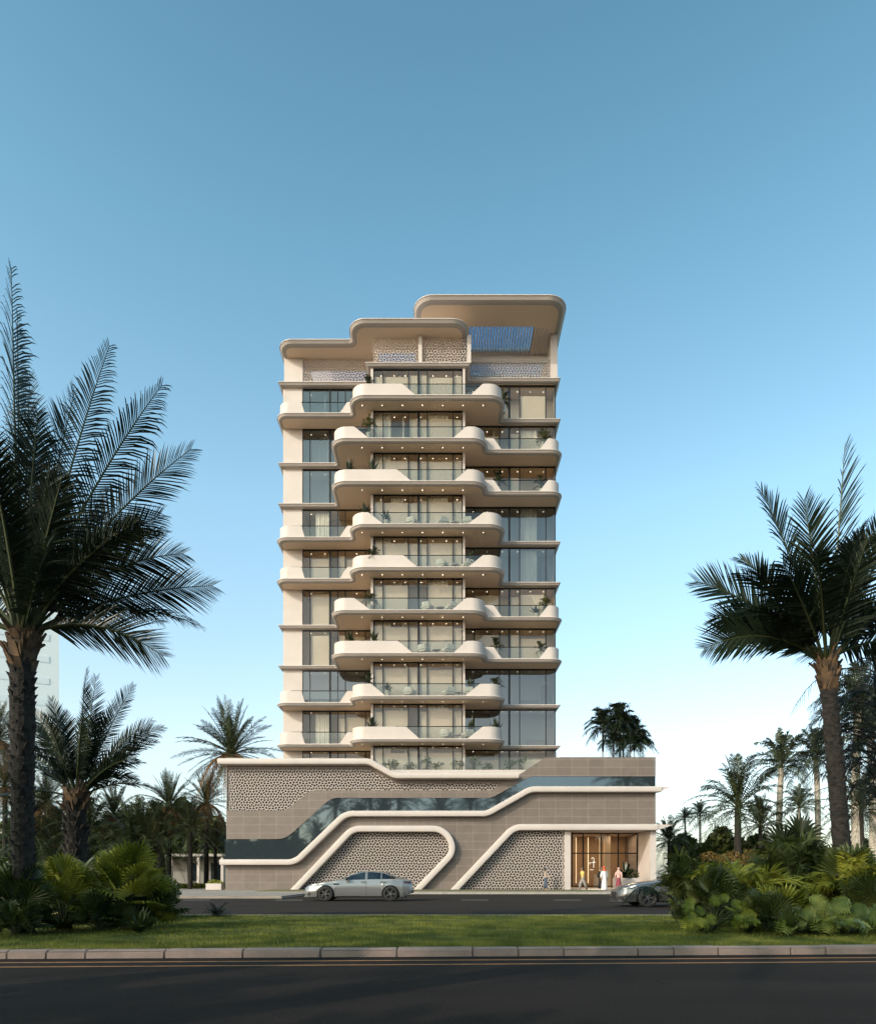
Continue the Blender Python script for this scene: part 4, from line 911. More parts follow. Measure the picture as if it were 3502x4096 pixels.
hedge('shrub', 'dark shrub mass under the left bushy palms', XX(400, 63), XX(640, 63), 63, ZZ(3400, 63), 12, 6000, .24, M_shrubd, 'shrub', dy=1)
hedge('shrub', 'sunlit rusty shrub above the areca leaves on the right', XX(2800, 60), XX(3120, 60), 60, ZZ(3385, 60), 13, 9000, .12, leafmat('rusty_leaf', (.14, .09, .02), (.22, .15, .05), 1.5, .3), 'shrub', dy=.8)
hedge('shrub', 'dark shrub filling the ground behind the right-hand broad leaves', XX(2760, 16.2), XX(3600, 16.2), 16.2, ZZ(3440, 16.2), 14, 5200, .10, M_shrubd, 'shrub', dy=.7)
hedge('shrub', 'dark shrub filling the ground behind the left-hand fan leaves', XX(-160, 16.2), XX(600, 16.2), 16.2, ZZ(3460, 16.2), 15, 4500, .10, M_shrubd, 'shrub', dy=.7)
hedge('tree_belt', 'dense dark trees across the near road, behind the viewer', -90, 90, -38, 11, 21, 22000, 1.1, M_shrubd, 'trees', dy=3)
# --- fan leaves, broad leaves, arcing leaves for the near clusters
def fan_leaf(mb, st, p0, c, tip_dir, Rr, rng, nseg=20, spread=235, fused=.5, w_=1.0):
    """palmate leaf: stalk p0->c, blade centred at c opening along tip_dir"""
    st.tube(bez(p0, p0.lerp(c, .5)+Vector((0, 0, .12)), c, 5), .011, 4, cap=False)
    d = tip_dir.normalized(); s_ = d.cross(Vector((0, 0, 1)));
    if s_.length < .2: s_ = Vector((1, 0, 0))
    s_.normalize(); nn = s_.cross(d).normalized(); rl = rng.uniform(-.7, .7); s_ = s_*math.cos(rl)+nn*math.sin(rl); nn = s_.cross(d).normalized()
    for i in range(nseg):
        a = R(-spread/2+spread*(i+.5)/nseg); h = R(spread/nseg/2)
        rr = Rr*(.72+.28*math.cos(a*.75))*rng.uniform(.92, 1.06)
        def pt(an, r, lift): return c+(d*math.cos(an)+s_*math.sin(an))*r+nn*lift
        a0, a1 = pt(a-h, rr*fused, -.012), pt(a+h, rr*fused, -.012); mid = pt(a, rr*fused, .02)
        tip = pt(a, rr, -.02)+Vector((0, 0, -rr*rng.uniform(.04, .22)))
        m0, m1 = pt(a-h*.5, rr*.78, 0), pt(a+h*.5, rr*.78, 0)
        g = Vector((0, 0, -rr*.03)); mb.add([c, a0, mid, a1, m0+g, m1+g, tip], [(0, 1, 2), (0, 2, 3), (1, 4, 2), (2, 4, 5), (2, 5, 3), (4, 6, 5)])
def broad_leaf(mb, st, p0, c, d, L_, rng, lobes=7):
    """split broad leaf hanging along d from c"""
    st.tube(bez(p0, p0.lerp(c, .6)+Vector((0, 0, .15)), c, 5), .010, 4, cap=False)
    d = d.normalized(); s_ = d.cross(Vector((0, -1, .5))).normalized(); nn = s_.cross(d)
    if nn.y > 0: nn = -nn
    W = L_*.46
    for sg in (-1, 1):
        for i in range(lobes):
            pitch = 1/lobes; t0, t1 = i*pitch, (i+1)*pitch; wd = W*math.sin(math.pi*(.20+.72*(i+.5)/lobes))**.6*rng.uniform(.85, 1.05)
            def q(t, u, f): return c+d*(L_*(t*.9-.14)+u*f*.75)+s_*sg*u+nn*(-1.1*u*u-t*t*L_*.16+.012*math.sin(t*40))
            tm = (t0+t1)/2; e0, e1 = tm-pitch*.30, tm+pitch*.30
            mb.add([q(t0, 0, 0), q(t1, 0, 0), q(t1-.06*pitch, wd*.34, .35), q(e1, wd*.80, .55), q(tm, wd, .62), q(e0, wd*.80, .55), q(t0+.10*pitch, wd*.34, .35)], [(0, 1, 2, 6), (6, 2, 3, 5), (5, 3, 4)])
def shrub_thing(name, label, base, cat='plant', group=None): return empty(name, base, label, cat, group)
def fan_shrub(label, px, D, py_top, rx_px, n, seed, m, Rr=.5, group=None):
    rng = random.Random(seed); base = Vector((XX(px, D), D, .07)); t = empty('fan_palm', base, label, 'plant', group)
    H = ZZ(py_top, D)-.07; rx = rx_px*D/F; lf = MB(); st = MB()
    for i in range(n):
        a = i*2.39996; u = (i+.5)/n; el = R(12+72*(1-u)**.8*rng.uniform(.75, 1.1)); d = Vector((math.cos(a)*math.cos(el), math.sin(a)*math.cos(el)*.8, math.sin(el)))
        r = rng.uniform(.72, 1.0); c = Vector((d.x*rx*r*.78, d.y*rx*r*.7, max(.18, d.z*H*r*.85)))
        fan_leaf(lf, st, Vector((0, 0, .05)), c, d+Vector((0, 0, .1 if d.z > .5 else -.25)), Rr*rng.uniform(.75, 1.1), rng)
    lf.build('fan_leaves', m, t); st.build('stalks', M_stem, t); return t
GN = 'fan palms on the median'
fan_shrub('broad fan palm low at the left edge, pale pointed leaves near the lawn', 60, 12.0, 3480, 190, 30, 1, M_shrubd, .46, GN)
fan_shrub('fan palm with pale striped leaves at the foot of the big left trunk', 255, 12.9, 3430, 190, 30, 2, M_shrub, .50, GN)
fan_shrub('yellow green fan palm at the middle of the left-hand bushes', 500, 13.2, 3350, 210, 44, 3, M_shrub, .52, GN)
fan_shrub('dark fan palm at the right end of the left-hand bushes, beside the far road', 600, 13.4, 3510, 150, 26, 4, M_shrubd, .42, GN)
fan_shrub('dark fan palm between the pale and the yellow green ones, close to the grass', 400, 12.6, 3590, 170, 22, 5, M_shrubd, .38, GN)
fan_shrub('dark fan palm standing highest behind the right-hand areca leaves', 3190, 15.0, 3250, 150, 26, 6, M_frondb, .60, GN)
fan_shrub('fan palm with sunlit hanging leaves in the middle of the right-hand bushes', 3120, 12.9, 3560, 150, 22, 7, M_shrub, .48, GN)
fan_shrub('dark fan palm low at the right edge of the grass', 3480, 12.6, 3520, 160, 24, 8, M_shrubd, .46, GN)
def areca(label, px, D, py_top, spread_px, n, seed, m, group=None, lean=0, leaf=.42):
    rng = random.Random(seed); t = empty('areca_palm', (XX(px, D), D, .07), label, 'plant', group); H = ZZ(py_top, D)-.07; rx = spread_px*D/F; lf = MB(); st = MB()
    for i in range(n):
        a = i*2.39996+seed; u = rng.uniform(.35, 1); sx = math.cos(a)*rx*u+lean*rx; sy = math.sin(a)*rx*u*.6
        s0 = Vector((math.cos(a)*.1, math.sin(a)*.1, 0)); hh = H*rng.uniform(.62, 1.08)*(1-.35*u*u); e = Vector((sx, sy, hh*.86)); c = Vector((sx*.35, sy*.35, hh*1.12))
        frond(lf, st, bez(s0, c, e, 10), leaf*rng.uniform(.85, 1.1), 34, .034, .3, rng.uniform(-.8, .8), .3, rng.uniform(.25, .7), rng, .014)
    lf.build('feather_leaves', m, t); st.build('stalks', M_stem, t); return t
fan_shrub('dark fan palm spilling forward between the two split leaf plants on the right', 3060, 12.3, 3590, 140, 22, 10, M_shrubd, .42, GN)
fan_shrub('dark fan palm behind the large split leaf plants at the right edge', 3400, 13.4, 3380, 190, 26, 11, M_shrubd, .56, GN)
fan_shrub('dark fan palm left of the split leaf plant beside the moving car', 2850, 13.2, 3470, 140, 20, 12, M_shrubd, .46, GN)
GA = 'areca palms on the median'
areca('dark green feathery palm at the left end of the right-hand bushes, against the podium pillar', 2760, 14.2, 3390, 200, 20, 3, M_shrubd, GA)
areca('yellow green feathery palm left of centre in the right-hand bushes', 2960, 13.6, 3390, 230, 22, 4, M_shrub, GA)
areca('tall dark feathery palm above the right-hand broad leaves', 3150, 14.6, 3290, 220, 22, 5, M_shrubd, GA)
areca('feathery palm with long yellowish leaves reaching the right edge', 3400, 13.2, 3400, 240, 26, 6, M_shrub, GA)
areca('small dark feathery palm in the left-hand bushes', 330, 14.6, 3420, 200, 18, 8, M_shrubd, GA)
# a single arching frond over the silver car
t = empty('arching_frond', (XX(2720, 13.5), 13.5, .07), 'single dark frond arching left over the moving silver car', 'plant'); lf = MB(); st = MB()
b0 = Vector((0, 0, 0)); e = P(2490, 3612, 13.2)-t.location; pk = P(2600, 3440, 13.3)-t.location
frond(lf, st, bez(b0, pk, e, 12), .22, 34, .016, .3, .1, -.5, .8, random.Random(2), .012); lf.build('leaflets', M_frond, t); st.build('stalk', M_stem, t)
def broad_plant(label, px, D, py_top, rx_px, n, seed, L_, m, group=None):
    rng = random.Random(seed); t = empty('split_leaf_plant', (XX(px, D), D, .07), label, 'plant', group); H = ZZ(py_top, D)-.07; rx = rx_px*D/F; lf = MB(); st = MB()
    for i in range(n):
        x = rng.uniform(-1, 1)*rx; zz = (.22+.78*((i+.5)/n))*H*(1-.3*(x/rx)**2); y = -.55*(1-zz/H)-rng.uniform(0, .25)
        c = Vector((x, y, max(.3, zz))); d = Vector((x/rx*.5+rng.uniform(-.8, .8), -.45+rng.uniform(-.3, .3), -.6+rng.uniform(-.35, .6)))
        broad_leaf(lf, st, Vector((x*.2, .1, .02)), c, d, L_*rng.uniform(.8, 1.15), rng)
    lf.build('split_leaves', m, t); st.build('stalks', M_stem, t); return t
GB = 'split leaf plants on the median'
broad_plant('split leaf plant with bright small leaves at the left end of the right-hand bushes', 2830, 12.5, 3560, 120, 34, 1, .25, leafmat('broad_leaf_bright', (.10, .125, .012), (.22, .225, .03), 2, .3), GB)
broad_plant('split leaf plant with large pale leaves in front at the right', 3230, 12.0, 3590, 130, 20, 2, .34, M_mon, GB)
broad_plant('split leaf plant with large dark striped leaves near the right edge', 3400, 12.0, 3590, 130, 20, 3, .36, M_mon, GB)
fan_shrub('small dark fan palm at the left edge of the lawn', 60, 11.5, 3620, 130, 18, 14, M_shrubd, .34, GN)
def strappy(label, px, D, r, n, seed, m, group=None, name='spiky_plant', w_=.05, base=None, lift=1.0):
    rng = random.Random(seed); t = empty(name, base or (XX(px, D), D, .07), label, 'plant', group); mb = MB()
    for i in range(n):
        a = i*2.39996; el = R(rng.uniform(12, 80)); d = Vector((math.cos(a)*math.cos(el), math.sin(a)*math.cos(el), math.sin(el)*lift)); L_ = r*rng.uniform(.75, 1.1)
        pts = bez(Vector((0, 0, 0)), d*L_*.6+Vector((0, 0, L_*.12)), d*L_+Vector((0, 0, -L_*.3*math.cos(el))), 4); s_ = d.cross(Vector((0, 0, 1))).normalized()*w_
        prof = (.5, 1, .9, .55, 0); vs = []
        for p, q in zip(pts, prof): vs += [p-s_*q*.5, p+s_*q*.5]
        mb.add(vs, [(2*j, 2*j+1, 2*j+3, 2*j+2) for j in range(4)])
    mb.build('leaves', m, t); MB().lathe([(0, 0), (r*.12, 0), (r*.1, r*.1), (0, r*.14)], (0, 0, -.01), 8).build('crown_base', M_trunk, t)
    return t
t = empty('cycad', (XX(868, 17.2), 17.2, .08), 'small dark feathery cycad alone on the lawn beside the far road', 'plant'); lf = MB(); st = MB(); rg = random.Random(8)
for i in range(26):
    a = i*2.39996; el = R(rg.uniform(2, 62)); d = Vector((math.cos(a)*math.cos(el), math.sin(a)*math.cos(el), math.sin(el))); L_ = .48*rg.uniform(.85, 1.1)
    frond(lf, st, bez(Vector((0, 0, .03)), d*L_*.5+Vector((0, 0, .12)), d*L_+Vector((0, 0, -.06)), 6), .11, 22, .012, .1, 0, .2, .2, rg, .006)
lf.build('fronds', M_frond, t); st.build('stalks', M_stem, t)
strappy('dark agave like plant low in front of the right-hand bushes', 3150, 11.6, .62, 34, 3, M_shrubd, w_=.075)
strappy('dark strap leaved plant at the foot of the left-hand bushes', 560, 12.3, .55, 34, 4, M_shrubd, w_=.07)
# trees on the near side of the road behind the camera; the ribbon window mirrors them and they shade the road
GH = 'palms across the near road'
STW = ['rear row, far right', 'rear row, farthest right', 'front row, left of the viewer', 'front row, closest to the viewer', 'front row, well to the left', 'nearest the left lamp', 'behind the left row', 'small one close to the kerb', 'far left of the front row', 'tall one of the back row, left', 'tall, back row, centre left', 'back row, straight behind the viewer', 'tall, back row, centre right', 'far left of the back row', 'lower one of the back row, right', 'back row, second from the right', 'back row, second from the left', 'tallest, rearmost left', 'tallest, rearmost right', 'back row, far right']
H1 = generic_palm('street_palm', 9.0, .26, 42, 3.4, 51, lo=-30, leaf=.6, nl=26, wid=.08, droop=.5)
hp = [(36, -25, 2.2), (41.5, -27, 2.1), (-13, -1.5, 1.1), (-9, -1.2, 1.15), (-23, -3, 1.2), (-15, -5.0, .80), (-20.5, -6, .9), (-9.5, -4.2, .62), (-28, -9, 1.0), (-20, -24, 1.6), (-8, -26, 1.75), (0, -24, 1.5), (6, -28, 1.7), (-33, -22, 1.5), (18, -26, 1.35), (26, -22, 1.5), (-42, -26, 1.7), (-14, -30, 1.9), (12, -34, 1.9), (36, -30, 1.6)]
for i, (x, y, s_) in enumerate(hp):
    place(H1, USED, (x, y, 0), 'street palm on the near side of the road, %s' % STW[i], GH, i*1.3, s_)
# ================================================================ PLANTS AND FURNITURE OF THE BALCONIES
ORD = ['top', 'second from top', 'third from top', 'fourth from top', 'fifth from top', 'fourth from bottom', 'third from bottom', 'second from bottom', 'lowest']
def pot_palm(seed, m):
    rng = random.Random(seed); t = empty('potted_palm', (0, 0, 0), None, 'potted plant'); MB().lathe([(0, 0), (.14, 0), (.19, .36), (.16, .36), (.15, .3), (0, .3)], (0, 0, 0.002), 14).build('pot', mat('pot', (.5, .46, .4), .6), t)
    lf = MB(); st = MB(); s0 = Vector((0, 0, .55)); st.tube([(0, 0, .3), (0, 0, .6)], .035, 6)
    for i in range(20):
        a = i*2.39996; el = R(rng.uniform(-5, 80)); L_ = .62*rng.uniform(.8, 1.1); d = Vector((math.cos(a)*math.cos(el), math.sin(a)*math.cos(el), math.sin(el)))
        frond(lf, st, bez(s0, s0+d*L_*.5+Vector((0, 0, .16)), s0+d*L_-Vector((0, 0, .12)), 5), .2, 11, .035, .15, 0, .2, .4, rng, .01)
    lf.build('leaves', m, t); st.build('stems', M_stem, t); return t
def pot_broad(seed, m):
    rng = random.Random(seed); t = empty('potted_shrub', (0, 0, 0), None, 'potted plant'); MB().lathe([(0, 0), (.16, 0), (.2, .34), (.17, .34), (.16, .28), (0, .28)], (0, 0, 0.002), 14).build('pot', mat('pot', (.5, .46, .4), .6), t)
    mb = MB()
    for i in range(24):
        a = i*2.39996; el = R(rng.uniform(10, 82)); d = Vector((math.cos(a)*math.cos(el), math.sin(a)*math.cos(el), math.sin(el))); L_ = .62*rng.uniform(.6, 1.1); s_ = d.cross(Vector((0, 0, 1))).normalized()*.065
        b = Vector((0, 0, .3)); mb.add([b+d*L_*.1, b+d*L_*.55-s_, b+d*L_*.6+s_, b+d*L_-Vector((0, 0, .06))], [(0, 1, 3), (0, 3, 2)])
    mb.build('leaves', m, t); return t
M_bal = leafmat('balcony_leaf', (.05, .055, .015), (.11, .10, .03), 6, .25)
M_bald = leafmat('balcony_leaf_dark', (.015, .022, .01), (.03, .04, .016), 6, .2)
PP = pot_palm(1, M_bal); PB = pot_broad(2, M_bald); PD = pot_palm(3, M_bald)
# (prototype, floor, px, py of the middle of the leaves, depth, words)
bp_ = [(PD, 0, 1474, 1518, 56.35, 'dark pot plant above the solid left end of the top centre balcony'), (PD, 0, 2012, 1580, 57.9, 'dark leaves at the right end of the top centre balcony'),
 (PP, 1, 1475, 1680, 56.3, 'tall sunlit pot palm at the left of the second centre balcony from top'), (PP, 1, 2175, 1730, 57.9, 'sunlit pot palm at the right corner of the topmost right-hand balcony'),
 (PB, 2, 1397, 1858, 56.3, 'dark agave at the left end of the third centre balcony from top'), (PB, 2, 1488, 1857, 56.3, 'dark agave second from the left on the third centre balcony from top'), (PD, 2, 1990, 1897, 58.0, 'dark pot palm at the left of the second right-hand balcony from top'), (PD, 2, 2161, 1925, 58.0, 'pot plant at the right of the second right-hand balcony from top'),
 (PB, 3, 1460, 2028, 56.3, 'dark agave above the left parapet of the fourth centre balcony from top'), (PB, 3, 1545, 2068, 56.3, 'leafy shrub behind the glass of the fourth centre balcony from top'),
 (PD, 4, 1493, 2201, 56.3, 'small dark plant behind the left parapet of the fifth centre balcony from top'), (PB, 4, 1885, 2230, 56.4, 'grey green shrub behind the glass at the right of the fifth centre balcony from top'),
 (PP, 5, 1479, 2385, 56.3, 'tall yellowish pot palm at the left of the fourth centre balcony from bottom'), (PP, 5, 2179, 2398, 57.9, 'sunlit pot palm at the corner of the right-hand balcony second from bottom'), (PB, 5, 2144, 2446, 57.8, 'dark shrub behind glass beside the corner palm, right-hand balcony second from bottom'),
 (PB, 6, 1400, 2540, 56.3, 'dark agave at the left end of the third centre balcony from bottom'), (PB, 6, 1493, 2540, 56.3, 'dark agave second from the left on the third centre balcony from bottom'), (PD, 6, 1983, 2560, 58.0, 'dark pot palm at the left of the lowest right-hand balcony'), (PD, 6, 2161, 2585, 57.9, 'pot palm behind the glass at the right of the lowest right-hand balcony'),
 (PD, 7, 1472, 2712, 56.3, 'dark leaves above the left parapet of the second centre balcony from bottom'), (PB, 7, 1550, 2752, 56.2, 'leafy shrub behind the glass of the second centre balcony from bottom'), (PB, 7, 1881, 2735, 56.4, 'dark shrub left of the right parapet of the second centre balcony from bottom'), (PD, 7, 1983, 2722, 57.0, 'dark palm above the right parapet of the second centre balcony from bottom'),
 (PB, 8, 1486, 2884, 56.3, 'round leafy dark plant above the left parapet of the lowest centre balcony'), (PB, 8, 1885, 2888, 56.5, 'dark shrub left of the right parapet of the lowest centre balcony'), (PB, 8, 1983, 2892, 57.0, 'dark agave above the right parapet of the lowest centre balcony')]
for i, (pr, k, px, py, D, lb) in enumerate(bp_):
    z0 = ZK[k]; top = ZZ(py-24, D)-z0; nat = 1.15 if pr is not PB else .85
    s_ = max(.55, top/nat)
    place(pr, USED, (XX(px, D), D, z0+.002), lb, 'plants on the balconies', i*1.1, (min(s_, 1.25), min(s_, 1.25), s_))
# terrace planting
tp = [(1552, 1.2, PB), (1580, 1.6, PP), (1640, 1.0, PB), (1700, 1.7, PP), (1745, 1.1, PB), (1830, 1.5, PB), (1895, 1.9, PP), (1950, 1.1, PB), (2035, 1.4, PB), (2090, 2.0, PP)]
wh = ['leftmost, in front of the wide window', 'second from left', 'third from left, small', 'fourth from left, tall', 'fifth from left, small', 'fifth from right', 'fourth from right, tall', 'third from right, small', 'second from right', 'rightmost, tallest, by the stone slope']
M_ter = leafmat('terrace_leaf', (.06, .08, .04), (.12, .14, .07), 5, .3)
for i, (px, h, pr) in enumerate(tp):
    rng = random.Random(100+i); t = empty('terrace_shrub', (XX(px, 56.3), 56.3, zdip-.12), 'terrace planter shrub, '+wh[i], 'plant', 'shrubs in the terrace planter')
    mb = MB(); st = MB()
    for j in range(5):
        a = rng.uniform(0, 6.28); e = Vector((math.cos(a)*.35, math.sin(a)*.3, h*.62*rng.uniform(.6, 1))); st.tube([(0, 0, 0), e*.6, e], [.02, .015, .008], 4); leafcloud(mb, e, .3, .25, .25, 26, .09, rng)
    leafcloud(mb, Vector((0, 0, .16)), .55, .3, .18, 60, .07, rng)
    mb.build('foliage', M_ter, t); st.build('stems', M_stem, t)
# palms on the podium roof
RP = generic_palm('roof_palm', 2.6, .07, 26, 1.5, 61, lo=-25, mleaf=M_frond, leaf=.5, nl=20, wid=.07, droop=.8, arch=.3)
zr = ZZ(3029, DP)-.25
for px, D, py, s_, lb in ((2410, 60, 2905, 1.0, 'slender dark palm standing leftmost on the podium roof'), (2478, 60, 2888, 1.1, 'tallest dark palm on the podium roof'), (2535, 61, 2935, .9, 'dark palm at the right of the group on the podium roof'), (2492, 62, 2925, 1.0, 'dark palm behind the tallest one on the podium roof'), (2560, 59.5, 2972, .8, 'low dark palm rightmost on the podium roof'), (2452, 59.2, 2968, .8, 'low dark palm under the tallest one on the podium roof'), (2520, 59, 2978, .8, 'low dark palm in the middle of the podium roof group')):
    o = place(RP, USED, (XX(px, D), D, ZZ(py+8, D)-2.6*s_*1.3), lb, 'palms on the podium roof', px, s_*1.3)
t = strappy('dark spiky plant at the right end of the podium roof', 0, 0, 1.25, 50, 8, M_frond, base=(XX(2508, 60), 60, zr+.3), w_=.09)
t = strappy('small dark plant drooping over the roof edge beside the tower', 0, 0, .85, 16, 9, M_frond, base=(XX(2228, 58.5), 58.5, zr+.2), w_=.06)
t = empty('planter_bowl', (XX(2503, 60), 60, zr), 'dark shallow bowl planter on the podium roof under the spiky plant', 'planter'); MB().lathe([(.4, 0), (1.35, .62), (1.3, .64), (.9, .5), (0, .45)], (0, 0, .002), 24).build('bowl', mat('dark_stone', (.08, .085, .09), .5), t, smooth=True)
# balcony furniture
def chair_proto():
    t = empty('lounge_chair', (0, 0, 0), None, 'chair'); m = mat('chair_fabric', (.6, .55, .49), .8); fm = M_rail
    MB().box(-.34, .34, -.34, .34, .26, .42).build('seat', m, t, bevel=.04); MB().box(-.34, .34, .24, .38, .425, .84).build('backrest', m, t, bevel=.04)
    for s_ in (-1, 1): MB().box(s_*.38-.04, s_*.38+.04, -.34, .34, .38, .60).build('armrest', m, t, bevel=.02)
    for a in (-1, 1):
        for b in (-1, 1): MB().tube([(a*.3, b*.3, 0.002), (a*.3, b*.3, .27)], .018, 6).build('leg', fm, t)
    return t
def table_proto():
    t = empty('side_table', (0, 0, 0), None, 'table'); MB().lathe([(0, .40), (.34, .40), (.35, .42), (.34, .44), (0, .44)], (0, 0, 0), 20).build('tabletop', mat('tabletop', (.7, .66, .6), .5), t)
    MB().lathe([(.2, .002), (.2, .02), (.03, .03), (.03, .40)], (0, 0, 0), 12).build('pedestal', M_rail, t); return t
CH = chair_proto(); TBt = table_proto(); lbk = ['fourth', 'fifth', 'sixth', 'seventh', 'eighth', 'ninth']
for k, xs_ in ((3, (1650, 1770, 1868)), (4, (1768, 1872)), (5, (1710, 1808)), (6, (1694, 1794)), (7, (1640, 1795, 1875)), (8, (1785, 1872))):
    nm = ('leftmost', 'middle', 'rightmost') if len(xs_) == 3 else ('left', 'right')
    for j, px in enumerate(xs_):
        place(CH, USED, (XX(px, 56.5), 56.5, ZK[k]+.002), 'pale armchair behind the glass rail, %s one on the centre balcony %s' % (nm[j], ORD[k]), 'armchairs on the balconies', [2.6, 3.6, 3.1][j])
    px = (xs_[-1]+xs_[-2])/2
    place(TBt, USED, (XX(px, 56.4), 56.4, ZK[k]+.002), 'round low table between armchairs on the centre balcony '+ORD[k], 'tables on the balconies')
# ================================================================ LOBBY FRONT
t = empty('planter_box', (XX(2505, 54.6), 54.6, .13), 'large white planter box in front of the lobby window', 'planter'); MB().box(-.95, .95, -.35, .45, 0, .93).build('box', M_white, t, bevel=.02); MB().box(-.9, .9, -.3, .4, .86, .935).build('soil', mat('soil', (.05, .04, .03), .9), t)
t = strappy('large dark broad-leaved plant in the white planter by the lobby', 0, 0, 1.45, 40, 12, M_frond, base=(XX(2500, 54.7), 54.7, 1.06), w_=.24, name='planter_plant')
t = empty('planter_shrub', (XX(2515, 54.6), 54.6, 1.06), 'low round leafy shrub at the right of the white lobby planter', 'plant'); mb = MB(); leafcloud(mb, Vector((.1, 0, .3)), .7, .35, .4, 380, .09, random.Random(5)); mb.build('foliage', M_shrubd, t); MB().tube([(0, 0, 0), (.1, 0, .3)], .03, 5).build('stems', M_stem, t)
t = empty('garden_planter', (XX(860, 56), 56, .125), 'small white planter box on the lawn at the left corner of the podium', 'planter'); MB().box(-.62, .62, -.4, .4, 0, .5).build('box', M_white, t, bevel=.02); mb = MB(); leafcloud(mb, Vector((0, 0, .62)), .6, .35, .2, 240, .07, random.Random(6)); mb.build('plants', M_shrub, t)
# villa and pale tower behind the left garden
t = empty('villa', (XX(770, 84), 84, 0), 'low grey villa with a flat porch behind the left palms', 'house'); mv = mat('villa_wall', (.20, .19, .18), .8)
MB().box(-6, 3.4, 0, 8, .1, 3.6).build('wall', mv, t); MB().box(-6.4, 4.6, -2.2, 8.3, 3.601, 3.9).build('roof', mat('villa_roof', (.3, .28, .26), .8), t)
for x in (-5.6, -2, 1.2, 4.0): MB().box(x, x+.3, -2, -1.7, .1, 3.6).build('porch_column', M_white, t)
for x in (-4.4, -.6, 2.2):
    f = MB().box(x, x+1.3, -.06, -.003, .7, 2.9).build('window', M_dark, t); MB().add([(x+.1, -.07, .8), (x+1.2, -.07, .8), (x+1.2, -.07, 2.8), (x+.1, -.07, 2.8)], [(0, 1, 2, 3)]).build('pane', M_ribbon, f)
t = empty('distant_tower', (XX(60, 240), 240, 0), 'very pale hazy office tower far behind the left-hand palms', 'building', None, R(29)); mv = mat('hazy_wall', (.66, .73, .77), .9)  # distance haze is put into the pale wall and glass colours
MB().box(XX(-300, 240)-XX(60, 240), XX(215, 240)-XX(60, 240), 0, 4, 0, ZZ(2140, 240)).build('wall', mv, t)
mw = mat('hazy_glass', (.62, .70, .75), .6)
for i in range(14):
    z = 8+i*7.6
    MB().box(XX(-300, 240)-XX(60, 240)+1, XX(215, 240)-XX(60, 240)-3, -.12, -.02, z, z+2.2).build('window_band', mw, t)
